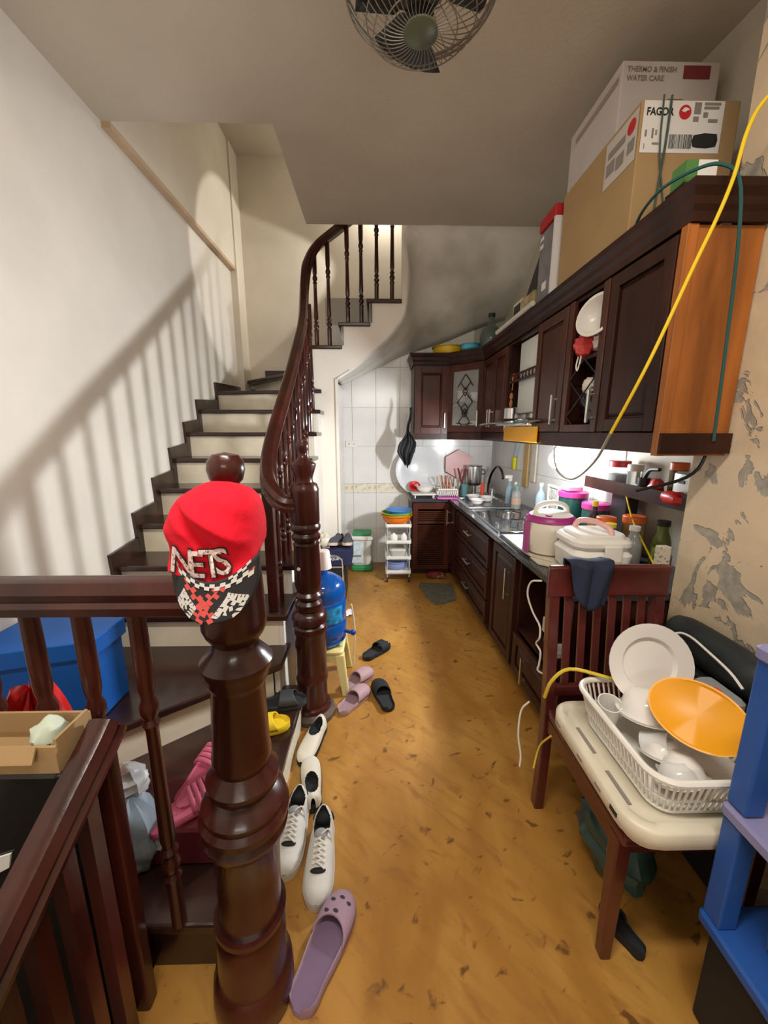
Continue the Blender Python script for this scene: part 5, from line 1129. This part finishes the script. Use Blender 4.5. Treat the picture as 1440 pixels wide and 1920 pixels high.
# tray and basket
t = thing('drip_tray', 'ivory plastic drip tray on the chair seat under the dish basket', 'tray', (.82, .9, .4565))
m = MB(); TX0, TX1, TY0, TY1 = .60, 1.035, .708, 1.17
m.rbox(TX0+.02, TX1-.02, TY0+.02, TY1-.02, .457, .475, .05, 5); m.build('foot', ivory, t, smooth=True)
m = MB()
def rr(x0, x1, y0, y1, r, z, n=6):
    out = []
    for qx, qy, cx_, cy_ in ((0, 0, x1-r, y1-r), (1, 0, x0+r, y1-r), (2, 0, x0+r, y0+r), (3, 0, x1-r, y0+r)):
        for k in range(n+1):
            a = PI/2*qx+PI/2*k/n; out.append((cx_+r*math.cos(a), cy_+r*math.sin(a), z))
    return out
def loftR(m, L): m.loft([[m._v(p) for p in R_] for R_ in L], caps=True)
i_ = .0
loftR(m, [rr(TX0+.008, TX1-.008, TY0+.008, TY1-.008, .07, .476), rr(TX0, TX1, TY0, TY1, .075, .486), rr(TX0, TX1, TY0, TY1, .075, .525), rr(TX0+.006, TX1-.006, TY0+.006, TY1-.006, .07, .531), rr(TX0+.03, TX1-.03, TY0+.03, TY1-.03, .05, .529), rr(TX0+.034, TX1-.034, TY0+.034, TY1-.034, .05, .522), rr(TX0+.05, TX1-.05, TY0+.05, TY1-.05, .04, .522)])
m.build('tray_body', ivory, t, smooth=True, sharp=50)
for y, h in ((1.09, .010), (.955, .012), (.86, .012), (.79, .02)):
    m = MB(); m.box(TX0-.0015, TX0+.001, y-.014, y+.014, .500, .500+h*.6); m.build('slot', inkg if y > .8 else black, t)
for y in (1.0, .84): m = MB(); m.box(TX0+.036, TX0+.046, y-.05, y+.05, .5225, .5245); m.build('groove', inkg, t)
t = thing('dish_basket', 'white plastic dish drying basket with slatted sides on the tray', 'basket', (.85, .9, .5315))
m = MB(); BX = (.655, 1.03, .732, 1.12)
top = [Vector(p) for p in rr(*BX, .06, .645)]; bot = [Vector(p) for p in rr(BX[0]+.03, BX[1]-.03, BX[2]+.03, BX[3]-.03, .045, .535)]
m.tube(top+[top[0]], .009, 8, caps=False); m.build('rim', wplas, t, smooth=True)
m = MB(); m.tube(bot+[bot[0]], .005, 6, caps=False)
mid = [a.lerp(b, .62) for a, b in zip(top, bot)]; m.tube(mid+[mid[0]], .004, 6, caps=False); m.build('lower_hoop', wplas, t, smooth=True)
per = []
for a, b in zip(list(zip(top, bot)), list(zip(top, bot))[1:]+[(top[0], bot[0])]):
    d = (b[0]-a[0]).length; n = max(1, round(d/.017))
    for k in range(n): per.append((a[0].lerp(b[0], k/n), a[1].lerp(b[1], k/n)))
for a, b in per:
    s = MB(); d = (a-b).normalized(); s.tube([b, a], .0032, 5); s.build('side_bar', wplas, t)
m = MB(); m.prism([(p.x, p.y) for p in bot], .532, .538); m.build('basket_floor', wplas, t)
o = plate('serving_plate', 'large white plate standing upright at the back of dish basket', (.853, 1.075, .735), .125, (math.radians(72), 0, math.radians(-6)), white_c, depth=.022)
o = bowl('soup_bowl', 'big white bowl upside down in front of the standing plate', (.80, .985, .70), .075, .062, white_c, .5, tilt=(PI-.15, 0, 0))
t = thing('tumbler', 'white tumbler leaning at the left rear corner of basket', 'cup', (.715, 1.03, .56))
m = MB(); m.lathe([(0, 0), (.028, 0), (.034, .09), (.031, .09), (.026, .004), (0, .004)], (0, 0, 0), 22); 
for v in m.bm.verts: v.co += Vector((.715, 1.03, .56))
m.build('tumbler_body', white_c, t, smooth=True); t.rotation_euler = (.25, -.1, 0)
t = thing('mug', 'pale grey mug lying with its open mouth to the front', 'cup', (.765, .93, .58))
m = MB(); m.lathe([(0, 0), (.030, 0), (.034, .07), (.031, .07), (.028, .005), (0, .005)], (.765, .93, .58), 22); m.build('mug_body', melam, t, smooth=True, sharp=50); t.rotation_euler = (math.radians(65), 0, math.radians(40))
o = bowl('rice_bowl', 'small white bowl upside down near front left corner of basket', (.80, .84, .625), .052, .045, white_c, .45, tilt=(PI-.35, .1, 0))
o = bowl('rice_bowl', 'small white bowl stacked in the front middle of the basket', (.765, .825, .615), .048, .042, melam, .5, tilt=(PI-.45, -.2, 0))
o = bowl('rice_bowl', 'small white bowl behind the two front bowls, beside the yellow lid', (.80, .90, .615), .05, .045, white_c, .5, tilt=(PI-.3, .2, 0))
o = MB().lathe([(0, 0), (.095, 0), (.105, .006), (.110, .014), (.104, .014), (.098, .008), (0, .006)], (0, 0, 0), 36, sx=1.0, sy=.78).build('oval_lid', mat('amber_plastic', (.85, .36, .01), .4), None, smooth=True, sharp=50)
tag(o, 'orange yellow oval plastic lid leaning over the right side of basket', 'lid')
# long axis points away to lower right, face toward viewer and up
vx = Vector((.17, -.28, -.03)).normalized(); vn = Vector((-.50, -.42, .75)); vn = (vn-vx*vn.dot(vx)).normalized(); vy = vn.cross(vx)
o.matrix_world = Matrix(((vx.x, vy.x, vn.x, .835), (vx.y, vy.y, vn.y, .855), (vx.z, vy.z, vn.z, .725), (0, 0, 0, 1)))
o = MB().tube([(.60, 1.20, .52), (.61, 1.18, .60), (.66, 1.165, .655), (.74, 1.10, .67), (.80, 1.06, .668)], .006, 8, smooth=4).build('yellow_hose', mat('mustard_hose', (.68, .50, .04), .45), None, origin=(.7, 1.15, .6), smooth=True); tag(o, 'yellow cord looped around the rear rim of the dish basket', 'cord')
o = MB().tube([(.885, .985, .70), (.93, .97, .705), (.95, .96, .70)], .007, 8).ball((.97, .955, .705), .026, .026, .024, 14, 10, lambda d: 1+.1*math.sin(8*d.x+6*d.z)).build('red_topped_stick', mat('orange_red_plastic', (.62, .06, .02), .4), None, origin=(.93, .97, .69), smooth=True); tag(o, 'orange red topped yellow stick behind the oval lid', 'stick')
o = MB().rbox(.99, 1.055, .93, 1.06, .66, .70, .02).build('clear_box', mat('smoky_clear', (.55, .58, .60), .2, trans=.5), None, origin=(1.02, 1.0, .66), smooth=True); tag(o, 'clear plastic container behind the oval lid beside black bag', 'container')
# dark stand and black bag by the wall
o = MB().rbox(1.065, 1.19, .93, 1.33, 0, .66, .01).build('dark_cabinet', mat('black_cabinet', (.010, .011, .012), .6), None, origin=(1.13, 1.13, 0), smooth=True); tag(o, 'narrow black cabinet by the peeling wall under the black bag', 'cabinet')
t = thing('black_bag', 'long black padded bag with white piping by the peeling wall', 'bag', (1.125, 1.12, .661))
m = MB(); rings = []
for i in range(13):
    u = i/12; y = 1.33-.42*u; k = max(.25, math.sqrt(max(0, 1-(2*u-1)**6)))
    rings.append([m._v((1.122+.062*k*math.cos(a)*(1 if abs(math.cos(a)) < .9 else .98), y, .662+.068*(1+k*math.sin(a))) ) for a in [2*PI*j/16 for j in range(16)]])
m.loft(rings, caps=True); m.build('bag_body', mat('black_padded', (.018, .024, .026), .5, var=.3, scale=10), t, smooth=True)
m = MB(); m.tube([(1.0, 1.22, .715), (1.04, 1.20, .765), (1.055, 1.16, .775), (1.053, 1.08, .765), (1.05, 1.0, .75), (1.045, .95, .73)], .004, 6, smooth=4); m.build('piping', wplas, t, smooth=True)
# blue plastic shelf
t = thing('blue_plastic_shelf', 'blue plastic tiered shelf with lavender joints at the right edge', 'shelf', (.99, .46, .281))
blu = mat('blue_plastic', (.02, .09, .36), .4, var=.1, scale=6); lav = mat('lavender_plastic', (.24, .23, .42), .45)
for x in (.808, 1.165):
    for y in (.678, .25):
        m = MB()
        dx = .0
        for z0, z1 in ((.32, .60), (.64, .995)): m.box(x-.022, x+.022, y-.022, y+.022, z0, z1)
        m.build('post', blu, t, bevel=.004)
for z in (.30, .615, 1.005):
    m = MB(); m.rbox(.778, 1.195, .22, .705, z-.012, z+.02, .012); m.build('tier', lav if z > .5 else blu, t, smooth=True)
for z, k in ((.34, 1), (.655, 1)):
    tag(MB().rbox(.845, 1.135, .29, .64, z-.018, z+.21, .02, 3, .92).build('storage_tub', mat('murky_tub', (.22, .24, .20), .3, var=.3, scale=14), None, origin=(.99, .46, z-.018), smooth=True), ('murky grey tub on the lower tier of blue shelf' if z < .5 else 'murky grey tub on the middle tier of blue shelf'), 'tub')
o = MB().rbox(.80, 1.19, .20, .69, 0, .279, .012).build('black_filler', mat('black_cabinet', (.010, .011, .012), .6), None, origin=(.99, .45, 0), smooth=True); tag(o, 'black crate added to darken the space beneath the blue plastic shelf', 'filler')  # added block standing in for the darkness under the shelf
# adapters and white cords in the open base unit
t = thing('power_adapter', 'beige plug adapters with looping white cord at the open base unit', 'adapter', (.79, 1.6, .5))
m = MB(); m.tube([(.735, 1.60, .80), (.715, 1.66, .77), (.712, 1.68, .70), (.735, 1.66, .62), (.755, 1.62, .57), (.75, 1.60, .52), (.755, 1.64, .47), (.76, 1.60, .45), (.75, 1.58, .40), (.745, 1.57, .37), (.80, 1.52, .365)], .0045, 7, smooth=5); m.build('cord', wplas, t, smooth=True)
m = MB(); m.rbox(.755, .80, 1.56, 1.60, .56, .63, .008); m.rbox(.765, .795, 1.565, 1.595, .51, .555, .006); m.build('plug_block', mat('dusty_beige', (.45, .40, .33), .6), t, smooth=True)
m = MB(); m.rbox(.76, .85, 1.50, 1.58, .475, .505, .01); m.build('power_strip', mat('grey_white', (.55, .56, .56), .4), t, smooth=True)
o = MB().tube([(.605, 1.33, .40), (.58, 1.34, .35), (.572, 1.33, .25), (.58, 1.31, .17), (.575, 1.30, .125)], .0038, 7, smooth=5).build('white_cable', wplas, None, origin=(.585, 1.3, .012), smooth=True); tag(o, 'white cable hanging to the floor left of the dining chair', 'cable')
o = MB().tube([(.595, 1.12, .43), (.578, 1.15, .37), (.572, 1.16, .32), (.56, 1.15, .27)], .0032, 6, smooth=4).build('yellow_strap', mat('mustard_hose', (.68, .50, .04), .45), None, origin=(.57, 1.16, .01), smooth=True); tag(o, 'yellow strap hanging beside the chair front left', 'strap')
o = MB().tube([(1.125, 1.448, .80), (1.13, 1.43, .72), (1.128, 1.42, .62), (1.125, 1.42, .50)], .009, 8, smooth=4).build('yellow_hose', mat('mustard_hose', (.68, .50, .04), .45), None, origin=(1.13, 1.4, .5), smooth=True); tag(o, 'yellow hose hanging right of the chair back by the wall', 'hose')
o = MB().ball((.80, 1.02, .115), .10, .13, .113, 22, 16, crinkle(6)).build('plastic_bag', mat('dark_green_bag', (.03, .07, .06), .3), None, origin=(.8, 1.02, .002), smooth=True); tag(o, 'dark green plastic bag on the floor under the chair', 'bag')
slide('black slipper half in shadow behind the chair leg', blk, blki, (.715, .84, .001), .45, L=.13, W=.05, t0=.5)
# ================================================================ CAP
cap_red = mat('red_fleece', (.70, .003, .022), .9, var=.12, scale=9, bump=.15, bscale=70)
CAPO = [(415, 903), (392, 903), (360, 915), (333, 933), (317, 960), (305, 983), (312, 1010), (323, 1030), (335, 1052), (363, 1064), (392, 1073), (417, 1075), (443, 1068), (467, 1057), (485, 1040), (492, 1018), (495, 990), (493, 960), (487, 933), (470, 915), (445, 907)]
K_ = .00096; CX, CZ = -.293, 1.280
POL = sorted((math.atan2(-(b-990)*K_, (a-400)*K_), math.hypot((a-400)*K_*.965, (b-990)*K_*.985)) for a, b in CAPO)
def crR(th):
    P_ = POL; n = len(P_)
    for i in range(n):
        t0, r0 = P_[i]; t1, r1 = P_[(i+1) % n]
        if i == n-1: t1 += 2*PI
        for q in (th, th+2*PI):
            if t0 <= q <= t1: return r0+(r1-r0)*(q-t0)/(t1-t0+1e-9)
    return P_[0][1]
def segd(x, z, a, b):
    ax, az = a; dx, dz = b[0]-ax, b[1]-az; t = max(0, min(1, ((x-ax)*dx+(z-az)*dz)/(dx*dx+dz*dz))); return math.hypot(x-ax-dx*t, z-az-dz*t), t
def cpx(px, py): return ((px-400)*K_, -(py-990)*K_)
def front(x, z):          # x, z relative to the crown centre; returns world y
    R_ = crR(math.atan2(z, x)); rho = min(1, math.hypot(x, z)/max(R_, 1e-6))
    dp = .088*max(0, 1-rho**2.6)**.5; bb = max(0, min(1, (-z/max(R_, 1e-6)-.25)/.45))*rho; dp = dp*(1-bb)+bb*.088*(1-.10*rho*rho)
    y = .70-dp
    e = 1-rho**4
    d, t_ = segd(x, z, cpx(352, 942), cpx(412, 1008)); y += .020*e*math.exp(-(d/.009)**2)*(1-.3*t_)
    d, t_ = segd(x, z, cpx(360, 928), cpx(478, 1012)); y -= .011*e*math.exp(-(d/.010)**2)
    d, t_ = segd(x, z, cpx(425, 940), cpx(480, 975)); y += .005*e*math.exp(-(d/.010)**2)
    d, t_ = segd(x, z, cpx(330, 975), cpx(380, 1005)); y += .004*e*math.exp(-(d/.012)**2)
    return y
m = MB(); rings = []; NS = 72
for j in range(1, 27):
    rho = j/26; rings.append([m._v((CX+crR(a)*rho*math.cos(a), front(crR(a)*rho*math.cos(a), crR(a)*rho*math.sin(a)), CZ+crR(a)*rho*math.sin(a))) for a in [-PI+.001+2*PI*k/NS for k in range(NS)]])
for j in range(1, 8):
    rho = 1-j/8; rings.append([m._v((CX+crR(a)*rho*math.cos(a), .70+.062*math.sqrt(1-rho*rho), CZ+crR(a)*rho*math.sin(a))) for a in [-PI+.001+2*PI*k/NS for k in range(NS)]])
m.loft(rings, caps=True); m.build('crown', cap_red, t, smooth=True, sharp=85)
def on_crown(x, z, lift=.002): return (x, front(x-CX, z-CZ)-lift, z)
lw = mat('pink_white_embroidery', (.80, .62, .60), .8, scale=200, col2=(.25, .16, .14), lo=.55, hi=.6)
def letter(ch, x0, z0, size, rot, mt, lift, bold=0.0):
    ca, sa = math.cos(rot), math.sin(rot)
    cu = lambda x, y: on_crown(x0+(x*.86)*ca-y*sa, z0+(x*.72)*sa+y*ca, lift)
    text_mesh(ch, size, cu, 'letter', mt, t, bold=bold)
for ch, x0, z0, s_, r_ in (('N', -.349, 1.222, .062, -.14), ('E', -.318, 1.211, .068, -.08), ('T', -.294, 1.210, .072, 0), ('S', -.270, 1.214, .068, .10)):
    letter(ch, x0, z0, s_, r_, mat('black_embroidery', (.03, .02, .02), .8), .003, .0028); letter(ch, x0, z0, s_, r_, lw, .0048, .0008)
BC = Vector((-.279, .607, 1.206))
def brim(u, v, lift=0):     # u -1..1 across, v 0..1 downwards
    w = .076*(max(0, 1-max(0, v*.98)**3.6))**.5; x = BC.x+u*w
    z = BC.z-.070*v+.038*(u*w/.074)**2*(1-v*.6)
    y = BC.y-.012*v+.035*(u*w/.074)**2-lift
    return (x, y, z)
def brimxy(x, y, lift=.002):   # x -1..1, y 0..1 flat coordinates
    w = (max(0.001, 1-max(0, y*.98)**3.6))**.5; u = max(-1, min(1, x/w)); return brim(u, y, lift)
m = MB(); m.grid(lambda a, b: brim(2*a-1, b), 24, 16); m.build('brim', mat('brim_black', (.025, .025, .028), .8), t, smooth=True, solid=.003, sharp=80)
bw = mat('brim_white', (.72, .72, .70), .8); bc = mat('brim_coral', (.72, .10, .09), .8)
def poly(pts, mt, name='brim_motif', lift=.0022):
    b = MB(); b.face([b._v(brimxy(x, y, lift)) for x, y in pts]); b.build(name, mt, t)
def zig(p, q, w, n, mt, lift=.0022):
    p = Vector(p); q = Vector(q); d = (q-p)/n; nn = Vector((-d.y, d.x)).normalized()
    for i in range(n):
        a = p+d*i; b = p+d*(i+1); o_ = nn*(w*.35 if i % 2 else -w*.35)
        poly([tuple(a+nn*w/2+o_), tuple(b+nn*w/2+o_), tuple(b-nn*w/2+o_), tuple(a-nn*w/2+o_)], mt, lift=lift)
zig((-.58, .12), (-.12, .55), .15, 6, bc); zig((-.12, .55), (.28, .14), .15, 6, bc); zig((-.12, .55), (-.30, .95), .17, 5, bc); zig((-.12, .55), (.08, .95), .13, 4, bc)
zig((-.85, .02), (.90, .22), .09, 16, bw, .003)
def saw(c, d1, n, s, mt):     # row of teeth
    c = Vector(c); d = Vector(d1)/n; nn = Vector((-d.y, d.x)).normalized()*s
    for i in range(n):
        a = c+d*i; b = c+d*(i+.85); poly([tuple(a), tuple(b), tuple((a+b)/2+nn*1.6+d*.5), tuple((a+b)/2+nn*1.3)], mt)
for sx in (1, -1):
    cx = .42*sx-.04 if sx > 0 else -.62
    k = 1 if sx > 0 else .8
    saw((cx-.34*k, .84), (.36*k, -.46), 6, .085, bw); saw((cx+.02, .34), (.40*k, .30), 6, .085, bw); saw((cx+.42*k, .66), (-.24*k, .30), 4, .08, bw)
    zig((cx-.18*k, .84), (cx+.04*k, .50), .10, 3, bw); zig((cx+.04*k, .50), (cx+.26*k, .70), .10, 3, bw)
    poly([(cx+.03*k, .68), (cx+.10*k, .68), (cx+.11*k, .78), (cx+.04*k, .79)], bw); poly([(cx-.10*k, .82), (cx-.04*k, .72), (cx-.01*k, .86)], bw)
zig((.42, .06), (.85, .02), .06, 5, bw, .003); saw((.62, .18), (.30, -.02), 4, .03, bc)
# ================================================================ CEILING FAN
t = thing('ceiling_fan', 'small caged orbit fan hanging from the ceiling above the aisle', 'fan', (.128, 1.305, ZC))
FC = Vector((.128, 1.305, 2.62)); wire = mat('fan_wire', (.22, .19, .15), .4, .3); fd = mat('fan_dark', (.012, .014, .013), .4)
FR = .205
for side, H_, n_ in ((-1, .095, 44), (1, .08, 30)):
    m = MB()
    for k in range(n_):
        a = 2*PI*k/n_; pts = []
        for j in range(9):
            u = j/8; r = .045+(FR-.045)*u; z = side*H_*(1-u**2.6)
            b = a+.35*(1-u)*side
            pts.append((FC.x+r*math.cos(b), FC.y+r*math.sin(b), FC.z+z))
        m.tube(pts, .0013, 4, caps=False)
    for r in (FR, .15, .10) if side < 0 else (FR*.97, .13):
        u = (r-.045)/(FR-.045); z = side*H_*(1-min(1, u)**2.6); R_ = [(FC.x+r*math.cos(2*PI*k/48), FC.y+r*math.sin(2*PI*k/48), FC.z+z) for k in range(49)]
        m.tube(R_, .0045 if r > .19 else .0018, 6, caps=False)
    o = m.build('cage_front' if side < 0 else 'cage_back', wire, t, smooth=True)
m = MB(); m.lathe([(0, -.104), (.035, -.102), (.048, -.094), (.046, -.088), (0, -.088)], FC, 24); m.build('centre_cap', mat('greenish_cap', (.10, .12, .07), .4), t, smooth=True)
for k in range(3):
    a0 = math.radians(100+120*k); m = MB()
    def f(u, v):
        r = .03+.150*u; a = a0+(v-.5)*(1.25 if u > .2 else .7); return (FC.x+r*math.cos(a), FC.y+r*math.sin(a), FC.z-.03+.035*(v-.5)*2*.8)
    m.grid(f, 10, 10); m.build('blade', fd, t, smooth=True, solid=.002)
m = MB(); m.lathe([(.0, -.055), (.035, -.05), (.038, 0), (.06, .01), (.062, .085), (.04, .10), (.0, .10)], FC, 24); m.build('motor', fd, t, smooth=True)
m = MB(); m.cyl((FC.x, FC.y, FC.z+.10), .014, ZC-FC.z-.14, 12); m.lathe([(.014, 0), (.06, .03), (.065, .039)], (FC.x, FC.y, ZC-.04), 20); m.build('stem', fd, t, smooth=True)
